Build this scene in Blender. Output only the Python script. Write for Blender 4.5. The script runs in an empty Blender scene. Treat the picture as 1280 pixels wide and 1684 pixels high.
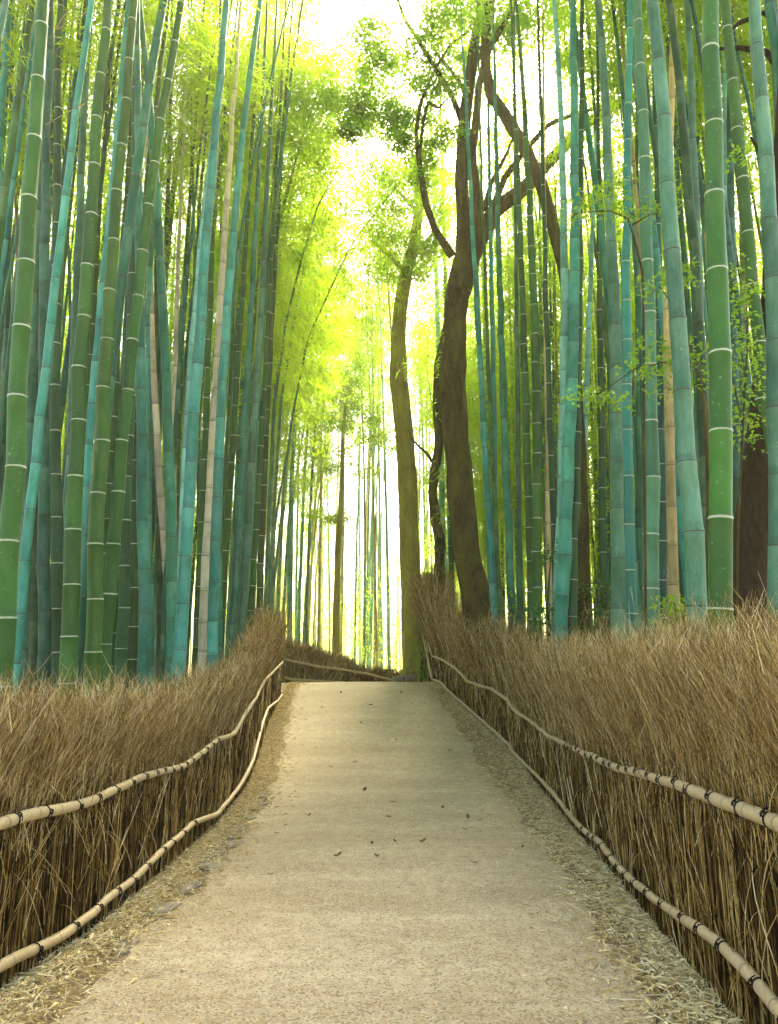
import bpy, math, random
import numpy as np
from mathutils import Vector, Matrix

rng = np.random.default_rng(11)
random.seed(11)
scn = bpy.context.scene
col = scn.collection
PI = math.pi

# ------------------------------------------------------------------ camera model (photo pixels, 1280 x 1684)
FPX, CX, CY, HOR = 1300.0, 640.0, 842.0, 1080.0
CAMZ = 1.68
TH = math.atan((HOR - CY) / FPX)
CT, ST = math.cos(TH), math.sin(TH)

def at(px, py, Y):
    """the world point seen at photo pixel (px, py) on the vertical plane Y"""
    u, v = (px - CX) / FPX, (CY - py) / FPX
    dy, dz = CT - v * ST, ST + v * CT
    k = Y / dy
    return Vector((u * k, Y, CAMZ + dz * k))

def pix(x, y, z):
    zz = z - CAMZ
    d = y * CT + zz * ST
    up = -y * ST + zz * CT
    return CX + FPX * x / d, CY - FPX * up / d, d

def pxm(Y, Z=CAMZ):
    """photo pixels per metre at distance Y"""
    return FPX / (Y * CT + (Z - CAMZ) * ST)

GY = [-60, 0, 4, 7, 9.5, 12, 14, 16, 18, 20, 21, 24, 28, 35, 60, 200]
GZ = [0, 0, 0, -.13, -.2, -.17, -.02, .30, .64, .98, 1.03, .66, .05, -.2, -.5, -.8]
_gy = np.linspace(-60, 200, 2601)
_gz = np.interp(_gy, GY, GZ)
_k = np.exp(-np.linspace(-2.2, 2.2, 21) ** 2); _k /= _k.sum()
_gz = np.convolve(np.pad(_gz, 10, 'edge'), _k, 'valid')

def ground(x, y):
    x, y = np.asarray(x, float), np.asarray(y, float)
    z = np.interp(y, _gy, _gz)
    z = z + 1.25 * np.exp(-((x - 2.5) / .9) ** 2 - ((y - 23.4) / 1.2) ** 2)
    far = np.clip((np.abs(x) - 3.2) / 3, 0, 1)
    z = z + far * (.10 * np.sin(x * .9 + y * .37) + .08 * np.sin(y * .81 - x * .5) + .12)
    return z

# ------------------------------------------------------------------ mesh helpers
def np_mesh(name, V, F, mats, mi=None, smooth=False, uv=None):
    """V (n,3), F list of arrays (m,k)"""
    me = bpy.data.meshes.new(name)
    V = np.asarray(V, np.float32)
    F = [np.asarray(f, np.int32) for f in (F if isinstance(F, list) else [F]) if len(f)]
    me.vertices.add(len(V)); me.vertices.foreach_set('co', V.ravel())
    idx = np.concatenate([f.ravel() for f in F])
    tot = np.concatenate([np.full(len(f), f.shape[1], np.int32) for f in F])
    start = np.concatenate([[0], np.cumsum(tot)[:-1]]).astype(np.int32)
    me.loops.add(len(idx)); me.loops.foreach_set('vertex_index', idx)
    me.polygons.add(len(tot)); me.polygons.foreach_set('loop_start', start)
    me.update(calc_edges=True)
    if mi is not None: me.polygons.foreach_set('material_index', np.asarray(mi, np.int32))
    me.polygons.foreach_set('use_smooth', np.full(len(tot), smooth, bool))
    for m in mats: me.materials.append(m)
    if uv is not None:
        l = me.uv_layers.new(name='UVMap'); l.data.foreach_set('uv', np.asarray(uv, np.float32)[idx].ravel())
    me.validate()
    return me

class Parts:
    """collects vertices, faces and material indices of one mesh"""
    def __init__(s): s.V, s.Q, s.T, s.mq, s.mt, s.n, s.UV = [], [], [], [], [], 0, []
    def add(s, V, Q=None, T=None, m=0, uv=None):
        V = np.asarray(V, float)
        s.V.append(V)
        s.UV.append(np.zeros((len(V), 2)) if uv is None else uv)
        if Q is not None and len(Q): s.Q.append(np.asarray(Q) + s.n); s.mq.append(np.full(len(Q), m))
        if T is not None and len(T): s.T.append(np.asarray(T) + s.n); s.mt.append(np.full(len(T), m))
        s.n += len(V)
    def mesh(s, name, mats, smooth=False):
        F, mi = [], []
        if s.Q: F.append(np.concatenate(s.Q)); mi += s.mq
        if s.T: F.append(np.concatenate(s.T)); mi += s.mt
        return np_mesh(name, np.concatenate(s.V), F, mats, np.concatenate(mi), smooth, np.concatenate(s.UV))

def prisms(P, R, sides=3):
    """P (N,K,3) upright-ish polylines, R (N,K): thin closed twigs with horizontal rings"""
    N, K, _ = P.shape
    a = np.arange(sides) * 2 * PI / sides
    ph = rng.uniform(0, 6.28, N)
    A = a[None, :] + ph[:, None]
    off = np.stack([np.cos(A), np.sin(A), 0 * A], -1)
    V = P[:, :, None, :] + R[:, :, None, None] * off[:, None]
    base = (np.arange(N) * K * sides)[:, None, None]
    k = np.arange(K - 1)[None, :, None] * sides
    j = np.arange(sides)[None, None, :]
    j2 = (j + 1) % sides
    Q = np.stack([base + k + j, base + k + j2, base + k + sides + j2, base + k + sides + j], -1).reshape(-1, 4)
    return V.reshape(-1, 3), Q

def frames(P):
    P = np.asarray(P, float)
    T = np.gradient(P, axis=0)
    T /= np.linalg.norm(T, axis=1, keepdims=True) + 1e-9
    ref = np.array([0.13, 1, 0.07]) if abs(T[:, 1]).mean() < .8 else np.array([1, .1, .05])
    A = np.cross(T, ref); A /= np.linalg.norm(A, axis=1, keepdims=True) + 1e-9
    B = np.cross(T, A)
    return T, A, B

def tube(P, R, sides=12, vv=None, rough=0, seed=0, cap=True):
    """one tube along P with radii R, uv.y = vv"""
    P = np.asarray(P, float); R = np.asarray(R, float)
    K = len(P)
    T, A, B = frames(P)
    a = np.arange(sides) * 2 * PI / sides
    rr = np.repeat(R[:, None], sides, 1)
    if rough:
        g = np.random.default_rng(seed)
        n = g.normal(0, 1, (K, sides))
        n = (n + np.roll(n, 1, 1) + np.roll(n, -1, 1)) / 2
        for _ in range(2): n = (n + np.roll(n, 1, 0) * .7 + np.roll(n, -1, 0) * .7) / 1.9
        flute = g.normal(0, 1, sides); flute = (flute + np.roll(flute, 1)) / 2
        rr = rr * (1 + rough * n + rough * .7 * flute[None])
    V = P[:, None] + rr[:, :, None] * (np.cos(a)[None, :, None] * A[:, None] + np.sin(a)[None, :, None] * B[:, None])
    k = np.arange(K - 1)[:, None] * sides
    j = np.arange(sides)[None]
    j2 = (j + 1) % sides
    Q = np.stack([k + j, k + j2, k + sides + j2, k + sides + j], -1).reshape(-1, 4)
    V = V.reshape(-1, 3)
    if vv is None: vv = np.concatenate([[0], np.cumsum(np.linalg.norm(np.diff(P, axis=0), axis=1))])
    uv = np.stack([np.tile(np.arange(sides) / sides, K), np.repeat(vv, sides)], 1)
    T3 = []
    if cap:
        V = np.concatenate([V, P[:1], P[-1:]])
        uv = np.concatenate([uv, [[0, vv[0] + .5]], [[0, vv[-1] + .5]]])
        c0, c1 = K * sides, K * sides + 1
        jj = np.arange(sides)
        T3 = np.concatenate([np.stack([np.full(sides, c0), (jj + 1) % sides, jj], 1),
                             np.stack([np.full(sides, c1), (K - 1) * sides + jj, (K - 1) * sides + (jj + 1) % sides], 1)])
    return V, Q, T3, uv

def resample(P, n):
    P = np.asarray(P, float)
    d = np.concatenate([[0], np.cumsum(np.linalg.norm(np.diff(P[:, :3], axis=0), axis=1))])
    t = np.linspace(0, d[-1], n)
    # smooth interpolation: piecewise linear then blurred
    Q = np.stack([np.interp(t, d, P[:, i]) for i in range(P.shape[1])], 1)
    w = max(1, n // (3 * len(P)))
    if w > 1:
        k = np.hanning(2 * w + 1); k /= k.sum()
        pad = np.concatenate([2 * Q[:1] - Q[w:0:-1], Q, 2 * Q[-1:] - Q[-2:-w - 2:-1]])
        Q = np.stack([np.convolve(pad[:, i], k, 'valid') for i in range(Q.shape[1])], 1)
    return Q

def leaves(C, D, Nn, L, W, fold=.25):
    """leaf blades: base C, direction D, blade normal Nn, length L, width W; two quads folded along the midrib"""
    n = len(C)
    D = D / (np.linalg.norm(D, axis=1, keepdims=True) + 1e-9)
    S = np.cross(D, Nn); S /= np.linalg.norm(S, axis=1, keepdims=True) + 1e-9
    U = np.cross(S, D)
    L = L[:, None]; W = W[:, None]
    b = C; tip = C + D * L - U * L * .12
    m1 = C + D * L * .36
    l1 = m1 + S * W * .5 + U * W * fold; r1 = m1 - S * W * .5 + U * W * fold
    V = np.stack([b, l1, tip, r1], 1).reshape(-1, 3)
    i = np.arange(n)[:, None] * 4
    T = np.concatenate([i + [0, 2, 1], i + [0, 3, 2]])
    return V, T

def unit(n):
    v = rng.normal(0, 1, (n, 3)); return v / np.linalg.norm(v, axis=1, keepdims=True)

# ------------------------------------------------------------------ object helpers
def tag(o, label=None, cat=None, group=None, kind=None):
    if label: o['label'] = label
    if cat: o['category'] = cat
    if group: o['group'] = group
    if kind: o['kind'] = kind
    return o

def link(name, me, parent=None, loc=None):
    o = bpy.data.objects.new(name, me); col.objects.link(o)
    if parent is not None: o.parent = parent
    if loc is not None: o.location = loc
    return o

def empty(name, loc, label, cat, group=None):
    o = bpy.data.objects.new(name, None); col.objects.link(o); o.location = loc
    o.empty_display_size = .2
    return tag(o, label, cat, group)

# ------------------------------------------------------------------ materials
class NT:
    def __init__(s, name):
        s.m = bpy.data.materials.new(name); s.m.use_nodes = True
        s.t = s.m.node_tree; s.t.nodes.clear()
        s.out = s.n('ShaderNodeOutputMaterial')
    def n(s, typ, **kw):
        nd = s.t.nodes.new(typ)
        for k, v in kw.items():
            if k.startswith('i_'):
                nd.inputs[k[2:].replace('_', ' ')].default_value = v
            else: setattr(nd, k, v)
        return nd
    def l(s, a, b): s.t.links.new(a, b)
    def val(s, x, sock):
        if isinstance(x, (int, float)): sock.default_value = x
        elif isinstance(x, (tuple, list)): sock.default_value = tuple(x) + ((1,) if len(x) == 3 else ())
        else: s.l(x, sock)
    def math(s, op, a, b=0, c=0, clamp=False):
        nd = s.n('ShaderNodeMath', operation=op, use_clamp=clamp)
        for i, x in enumerate((a, b, c)): s.val(x, nd.inputs[i])
        return nd.outputs[0]
    def mix(s, f, a, b, mode='MIX'):
        nd = s.n('ShaderNodeMix', data_type='RGBA', blend_type=mode)
        s.val(f, nd.inputs[0]); s.val(a, nd.inputs[6]); s.val(b, nd.inputs[7])
        return nd.outputs[2]
    def noise(s, scale, vec=None, detail=3, rough=.5, sc=None):
        nd = s.n('ShaderNodeTexNoise'); nd.inputs['Scale'].default_value = scale
        nd.inputs['Detail'].default_value = detail; nd.inputs['Roughness'].default_value = rough
        if vec is None: vec = s.n('ShaderNodeTexCoord').outputs['Object']
        if sc:
            mp = s.n('ShaderNodeMapping'); mp.inputs['Scale'].default_value = sc; s.l(vec, mp.inputs[0]); vec = mp.outputs[0]
        s.l(vec, nd.inputs['Vector'])
        return nd.outputs[0]
    def ramp(s, f, stops, interp='LINEAR'):
        nd = s.n('ShaderNodeValToRGB'); r = nd.color_ramp; r.interpolation = interp
        while len(r.elements) < len(stops): r.elements.new(.5)
        for e, (p, c) in zip(r.elements, stops): e.position = p; e.color = tuple(c) + ((1,) if len(c) == 3 else ())
        s.l(f, nd.inputs[0]); return nd.outputs[0]
    def bsdf(s, color, rough=.7, spec=.3, bump=None, bs=.3, bd=.01, **kw):
        b = s.n('ShaderNodeBsdfPrincipled')
        s.val(color, b.inputs['Base Color']); s.val(rough, b.inputs['Roughness']); b.inputs['Specular IOR Level'].default_value = spec
        if bump is not None:
            bp = s.n('ShaderNodeBump'); bp.inputs['Strength'].default_value = bs; bp.inputs['Distance'].default_value = bd
            s.l(bump, bp.inputs['Height']); s.l(bp.outputs[0], b.inputs['Normal'])
        return b
    def done(s, sh): s.l(sh.outputs[0] if hasattr(sh, 'outputs') else sh, s.out.inputs[0]); return s.m

def island(nt): return nt.n('ShaderNodeNewGeometry').outputs['Random Per Island']

def m_culm():
    t = NT('bamboo_culm')
    oi = t.n('ShaderNodeObjectInfo')
    tc = t.n('ShaderNodeTexCoord')
    sep = t.n('ShaderNodeSeparateXYZ'); t.l(tc.outputs['UV'], sep.inputs[0])
    v = sep.outputs[1]
    f = t.math('FRACT', v)
    obj = tc.outputs['Object']
    add = t.n('ShaderNodeVectorMath', operation='ADD'); t.l(obj, add.inputs[0])
    cmb = t.n('ShaderNodeCombineXYZ'); sd = t.math('MULTIPLY', oi.outputs['Random'], 40.0)
    t.l(sd, cmb.inputs[0]); t.l(sd, cmb.inputs[1]); t.l(cmb.outputs[0], add.inputs[1])
    vec = add.outputs[0]
    # waxy bloom: pale patches, stronger just under each node
    big = t.noise(5.0, vec, 4, .6, (1, 1, .5))
    fine = t.noise(60, vec, 3, .6, (1, 1, .25))
    streak = t.noise(55, vec, 2, .5, (1, 1, .03))
    c0 = oi.outputs['Color']
    pale = t.mix(.30, t.mix(1.0, c0, (1.9, 1.75, 1.9), 'MULTIPLY'), (.50, .66, .52))
    dark = t.mix(.55, c0, (.03, .085, .015))
    bl = t.math('MULTIPLY_ADD', f, .35, t.math('MULTIPLY_ADD', big, 2.4, -1.2), clamp=True)
    c = t.mix(t.math('MULTIPLY', bl, t.math('MULTIPLY_ADD', oi.outputs['Alpha'], -.4, .62)), c0, pale)
    c = t.mix(t.math('MULTIPLY_ADD', big, -3.4, 1.62, clamp=True), c, dark)
    c = t.mix(t.math('MULTIPLY_ADD', fine, 1.5, -.55, clamp=True), c, t.mix(.3, c, (.02, .05, .02)))
    c = t.mix(t.math('MULTIPLY_ADD', streak, 2.4, -.95, clamp=True), c, t.mix(.35, c, (.04, .09, .02)))
    # every internode differs a little
    wn = t.n('ShaderNodeTexWhiteNoise', noise_dimensions='2D')
    cb = t.n('ShaderNodeCombineXYZ'); t.l(t.math('FLOOR', v), cb.inputs[0]); t.l(sd, cb.inputs[1]); t.l(cb.outputs[0], wn.inputs[0])
    hs = t.n('ShaderNodeHueSaturation'); t.l(c, hs.inputs['Color'])
    t.l(t.math('MULTIPLY_ADD', wn.outputs[0], .55, .72), hs.inputs['Value'])
    t.l(t.math('MULTIPLY_ADD', oi.outputs['Random'], .03, .485), hs.inputs['Hue'])
    c = hs.outputs[0]
    sm = t.math('MULTIPLY', t.math('LESS_THAN', f, t.math('MULTIPLY', fine, .22)), t.math('MULTIPLY_ADD', big, 1.4, -.35, clamp=True))
    c = t.mix(t.math('MULTIPLY', sm, .55), c, (.035, .04, .015))
    lich = t.math('MULTIPLY', t.math('GREATER_THAN', t.noise(38, vec, 4, .7), .66), t.math('GREATER_THAN', big, .5))
    c = t.mix(t.math('MULTIPLY', lich, .5), c, (.42, .46, .36))
    # node rings
    d = t.math('MINIMUM', f, t.math('SUBTRACT', 1.0, f))
    wob = t.math('MULTIPLY_ADD', t.noise(25, vec, 2), .012, .003)
    white = t.math('LESS_THAN', d, t.math('ADD', wob, .003))
    dk = t.math('LESS_THAN', d, t.math('MULTIPLY', wob, .8))
    ringw = t.mix(big, (.55, .60, .42), (.20, .24, .11))
    ringd = t.mix(big, (.10, .065, .03), (.035, .025, .012))
    cw = t.mix(white, c, ringw)
    cd = t.mix(dk, c, ringd)
    c = t.mix(oi.outputs['Alpha'], cd, cw)
    b = t.bsdf(c, t.math('MULTIPLY_ADD', big, .3, .40), .28, fine, .12, .004)
    return t.done(b)

def m_leaf(name, d1, d2, tr1, tr2, mixf=.5):
    t = NT(name)
    r = island(t)
    ro = t.n('ShaderNodeObjectInfo').outputs['Random']
    rr = t.math('FRACT', t.math('ADD', r, t.math('MULTIPLY', ro, .35)))
    dc = t.mix(rr, d1, d2); tc = t.mix(rr, tr1, tr2)
    b = t.bsdf(dc, .45, .35)
    tl = t.n('ShaderNodeBsdfTranslucent'); t.l(tc, tl.inputs[0])
    mx = t.n('ShaderNodeMixShader'); mx.inputs[0].default_value = mixf
    t.l(b.outputs[0], mx.inputs[1]); t.l(tl.outputs[0], mx.inputs[2])
    return t.done(mx)

def m_twig(name, stops, rough=.85):
    t = NT(name)
    r = island(t)
    n = t.noise(9, None, 2)
    f = t.math('MULTIPLY_ADD', n, .42, t.math('MULTIPLY_ADD', r, .80, -.05), clamp=True)
    return t.done(t.bsdf(t.ramp(f, stops), rough, .15))

def m_bark(name, a, b_, moss, mf):
    t = NT(name)
    n1 = t.noise(3.2, None, 5, .65, (1, 1, .35))
    n2 = t.noise(22, None, 5, .7, (1, 1, .4))
    vo = t.n('ShaderNodeTexVoronoi', feature='DISTANCE_TO_EDGE'); vo.inputs['Scale'].default_value = 16
    mp = t.n('ShaderNodeMapping'); mp.inputs['Scale'].default_value = (1, 1, .3)
    t.l(t.n('ShaderNodeTexCoord').outputs['Object'], mp.inputs[0]); t.l(mp.outputs[0], vo.inputs['Vector'])
    c = t.mix(t.math('MULTIPLY_ADD', n2, 2.2, -.6, clamp=True), a, b_)
    c = t.mix(t.math('MULTIPLY_ADD', n1, 3.0, -1.6 + mf, clamp=True), c, moss)
    h = t.math('ADD', n2, t.math('MULTIPLY', vo.outputs[0], .8))
    return t.done(t.bsdf(c, .9, .12, h, .9, .03))

def m_simple(name, a, b_, scale, rough=.8, spec=.2, bs=.3, bd=.01):
    t = NT(name)
    n = t.noise(scale, None, 4, .6)
    return t.done(t.bsdf(t.mix(n, a, b_), rough, spec, n, bs, bd))

def m_rail():
    t = NT('split_bamboo_rail')
    tc = t.n('ShaderNodeTexCoord'); sep = t.n('ShaderNodeSeparateXYZ'); t.l(tc.outputs['UV'], sep.inputs[0])
    f = t.math('FRACT', sep.outputs[1])
    d = t.math('MINIMUM', f, t.math('SUBTRACT', 1.0, f))
    n = t.noise(7, None, 4, .6); n2 = t.noise(70, None, 3, .6)
    c = t.mix(n, (.58, .44, .22), (.40, .29, .13))
    c = t.mix(t.math('MULTIPLY_ADD', n2, 2.2, -1.1, clamp=True), c, (.22, .15, .07))
    c = t.mix(t.math('LESS_THAN', d, .022), c, (.25, .18, .09))
    return t.done(t.bsdf(c, .55, .3, n2, .2, .005))

def m_path():
    t = NT('path_surface')
    tc = t.n('ShaderNodeTexCoord').outputs['Object']
    big = t.math('MULTIPLY_ADD', t.noise(.8, tc, 5, .65, (.5, 1.7, 1)), 2.2, -.6, clamp=True)
    mid = t.noise(9, tc, 3, .6)
    fine = t.noise(110, tc, 2, .7)
    vo = t.n('ShaderNodeTexVoronoi'); vo.inputs['Scale'].default_value = 95; t.l(tc, vo.inputs['Vector'])
    gr = t.n('ShaderNodeSeparateColor'); t.l(vo.outputs['Color'], gr.inputs[0])
    c = t.mix(big, (.30, .232, .118), (.51, .425, .255))
    c = t.mix(t.math('MULTIPLY_ADD', mid, 1.6, -.65, clamp=True), c, (.190, .130, .060))
    c = t.mix(t.math('MULTIPLY', t.math('GREATER_THAN', gr.outputs[0], .78), .6), c, (.50, .42, .28))
    c = t.mix(t.math('MULTIPLY', t.math('LESS_THAN', gr.outputs[1], .18), .7), c, (.13, .085, .045))
    c = t.mix(t.math('MULTIPLY', t.math('GREATER_THAN', gr.outputs[2], .9), .7), c, (.38, .21, .06))
    return t.done(t.bsdf(c, .85, .2, t.math('ADD', fine, vo.outputs['Distance']), .5, .006))

def m_ground():
    t = NT('forest_floor')
    tc = t.n('ShaderNodeTexCoord').outputs['Object']
    n = t.noise(1.4, tc, 5, .65); f = t.noise(28, tc, 4, .7)
    vo = t.n('ShaderNodeTexVoronoi'); vo.inputs['Scale'].default_value = 26; t.l(tc, vo.inputs['Vector'])
    gr = t.n('ShaderNodeSeparateColor'); t.l(vo.outputs['Color'], gr.inputs[0])
    c = t.mix(n, (.16, .105, .045), (.30, .22, .11))
    c = t.mix(t.math('MULTIPLY_ADD', f, 2, -.9, clamp=True), c, (.08, .055, .022))
    c = t.mix(t.math('MULTIPLY', gr.outputs[0], .45), c, (.46, .36, .19))
    c = t.mix(t.math('MULTIPLY_ADD', n, 3, -1.9, clamp=True), c, (.07, .11, .02))
    return t.done(t.bsdf(c, .95, .1, t.math('ADD', f, vo.outputs['Distance']), .8, .03))

M = {}
M['culm'] = m_culm()
M['bleaf'] = m_leaf('bamboo_leaf', (.10, .17, .008), (.17, .22, .010), (.36, .62, .012), (.60, .76, .03), .62)
M['oleaf'] = m_leaf('broad_leaf', (.05, .13, .02), (.10, .19, .03), (.26, .52, .015), (.50, .68, .03), .58)
M['yleaf'] = m_leaf('young_leaf', (.07, .19, .012), (.15, .25, .02), (.26, .50, .015), (.42, .58, .02), .5)
M['dleaf'] = m_leaf('glossy_leaf', (.022, .075, .018), (.05, .13, .03), (.07, .22, .015), (.14, .30, .015), .3)
M['branch'] = m_simple('bamboo_branch', (.30, .27, .10), (.42, .36, .16), 12)
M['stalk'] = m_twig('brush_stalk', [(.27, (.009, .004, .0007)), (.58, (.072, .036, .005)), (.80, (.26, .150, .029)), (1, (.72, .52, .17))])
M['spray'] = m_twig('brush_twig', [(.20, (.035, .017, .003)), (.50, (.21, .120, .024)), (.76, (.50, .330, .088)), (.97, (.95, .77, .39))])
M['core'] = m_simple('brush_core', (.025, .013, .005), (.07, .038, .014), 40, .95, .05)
M['rail'] = m_rail()
M['rope'] = m_simple('black_rope', (.008, .007, .006), (.03, .026, .02), 90, .9, .1)
M['bark'] = m_bark('brown_bark', (.016, .010, .003), (.105, .072, .022), (.13, .12, .016), .3)
M['bark2'] = m_bark('mossy_lit_bark', (.10, .072, .018), (.34, .26, .07), (.36, .33, .04), .55)  # moss, with the yellow light on the trunk put into the bark colours
M['bark3'] = m_bark('dark_bark', (.015, .009, .004), (.055, .034, .014), (.045, .045, .012), .0)
M['path'] = m_path(); M['ground'] = m_ground()
M['litter'] = m_twig('dry_leaf', [(0, (.17, .10, .024)), (.25, (.54, .39, .14)), (.65, (.76, .62, .29)), (1, (.90, .80, .48))], .8)
M['stone'] = m_simple('grey_stone', (.15, .125, .08), (.30, .255, .17), 9, .9, .15, .6, .02)
M['fleaf'] = m_simple('fallen_leaf_brown', (.05, .04, .012), (.16, .11, .03), 15, .7)

# ------------------------------------------------------------------ ground, path
def build_ground():
    xs = np.unique(np.concatenate([np.linspace(-130, -12, 30), np.linspace(-12, 12, 97), np.linspace(12, 130, 30)]))
    ys = np.unique(np.concatenate([np.linspace(-50, -2, 13), np.linspace(-2, 40, 169), np.linspace(40, 190, 40)]))
    X, Y = np.meshgrid(xs, ys)
    V = np.stack([X, Y, ground(X, Y)], -1).reshape(-1, 3)
    nx, ny = len(xs), len(ys)
    i = (np.arange(ny - 1)[:, None] * nx + np.arange(nx - 1)[None]).ravel()
    o = link('ground', np_mesh('ground', V, np.stack([i, i + 1, i + nx + 1, i + nx], 1), [M['ground']], smooth=True))
    tag(o, kind='structure')
build_ground()

PL = np.array([(-3, -1.62), (3.5, -1.60), (7, -1.50), (11, -1.60), (15.5, -1.98), (19, -2.25), (22, -2.2), (24.5, -1.6), (27.5, .6), (29.5, 6)])
PR = np.array([(-3, 1.15), (3.5, 1.15), (5, 1.35), (7, 1.52), (11, 1.62), (15.5, 1.42), (19, 1.08), (21.5, .95), (23.8, 1.7), (25.6, 6)])
def build_path():
    n, m = 200, 25
    L = resample(np.stack([PL[:, 1], PL[:, 0]], 1), n); Rr = resample(np.stack([PR[:, 1], PR[:, 0]], 1), n)
    # the asphalt edge wanders under the litter
    t = np.linspace(0, 1, m)[None, :, None]
    P = L[:, None] * (1 - t) + Rr[:, None] * t
    edge = (np.abs(t - .5) * 2) ** 6
    w = np.sin(P[..., 1] * 3.1)[..., None] * .05 + np.sin(P[..., 1] * 7.7 + 1)[..., None] * .035
    P = P + edge * w * np.array([1., 0.])
    X, Y = P[..., 0], P[..., 1]
    Z = ground(X, Y) + .012 + .02 * (1 - (2 * t[..., 0] - 1) ** 2)
    V = np.stack([X, Y, Z], -1).reshape(-1, 3)
    i = (np.arange(n - 1)[:, None] * m + np.arange(m - 1)[None]).ravel()
    tag(link('path', np_mesh('path', V, np.stack([i, i + 1, i + m + 1, i + m], 1), [M['path']], smooth=True)), kind='structure')
build_path()
EL = lambda y: np.interp(y, PL[:, 0], PL[:, 1])
ER = lambda y: np.interp(y, PR[:, 0], PR[:, 1])

# ------------------------------------------------------------------ fences
L_PLAN = np.array([(1.2, -2.05), (3, -2.04), (4.3, -2.02), (5.3, -1.93), (7.3, -1.95), (9.4, -1.98), (11.6, -2.05), (14, -2.25), (16.3, -2.45), (18.6, -2.52)])
R_PLAN = np.array([(1.2, 1.50), (3, 1.58), (4.6, 1.68), (7, 1.90), (9.6, 2.08), (11.5, 2.17), (13.3, 2.2), (15, 2.1), (17, 1.77), (19, 1.43), (21.2, 1.18)])
L_UP = [(-400, 1480), (0, 1356), (40, 1346), (90, 1336), (130, 1324), (160, 1311), (215, 1286), (260, 1271), (305, 1259), (335, 1236), (360, 1216), (385, 1206), (400, 1179), (420, 1149), (435, 1119), (467, 1087)]
L_LO = [(-400, 1800), (5, 1586), (70, 1554), (115, 1529), (155, 1501), (170, 1484), (220, 1446), (260, 1406), (300, 1371), (315, 1356), (360, 1336), (380, 1311), (400, 1284), (417, 1249), (432, 1189), (440, 1166), (457, 1152), (467, 1140)]
L_TOP = [(-400, 1160), (0, 1152), (40, 1140), (80, 1150), (120, 1132), (180, 1148), (220, 1158), (260, 1130), (290, 1135), (330, 1112), (370, 1106), (400, 1082), (420, 1045), (435, 1012), (465, 1006), (485, 1010)]
R_UP = [(712, 1079), (725, 1084), (750, 1099), (770, 1121), (810, 1134), (835, 1151), (845, 1167), (880, 1191), (900, 1209), (940, 1229), (980, 1246), (1010, 1261), (1060, 1274), (1100, 1286), (1140, 1301), (1190, 1319), (1235, 1336), (1280, 1356), (1700, 1540)]
R_LO = [(712, 1117), (720, 1126), (755, 1166), (790, 1191), (837, 1224), (845, 1242), (880, 1271), (910, 1304), (940, 1344), (960, 1366), (990, 1389), (1020, 1429), (1050, 1456), (1085, 1484), (1135, 1519), (1185, 1554), (1235, 1604), (1275, 1654), (1700, 2150)]
R_TOP = [(700, 950), (735, 992), (760, 1010), (790, 1028), (820, 1018), (860, 1042), (920, 1062), (960, 1064), (1020, 1060), (1080, 1050), (1130, 1044), (1180, 1038), (1230, 1034), (1280, 1030), (1700, 1000)]

def fit_z(x, y, trace):
    """height at which the vertical line over (x, y) meets the traced pixel line"""
    tr = np.array(trace, float)
    z = 1.0
    for _ in range(8):
        px, py, d = pix(x, y, z)
        z = at(px, np.interp(px, tr[:, 0], tr[:, 1]), y).z
    return z

def smooth1(a, w):
    k = np.hanning(2 * w + 3)[1:-1]; k /= k.sum()
    return np.convolve(np.pad(a, len(k) // 2, 'edge'), k, 'valid')

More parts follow.
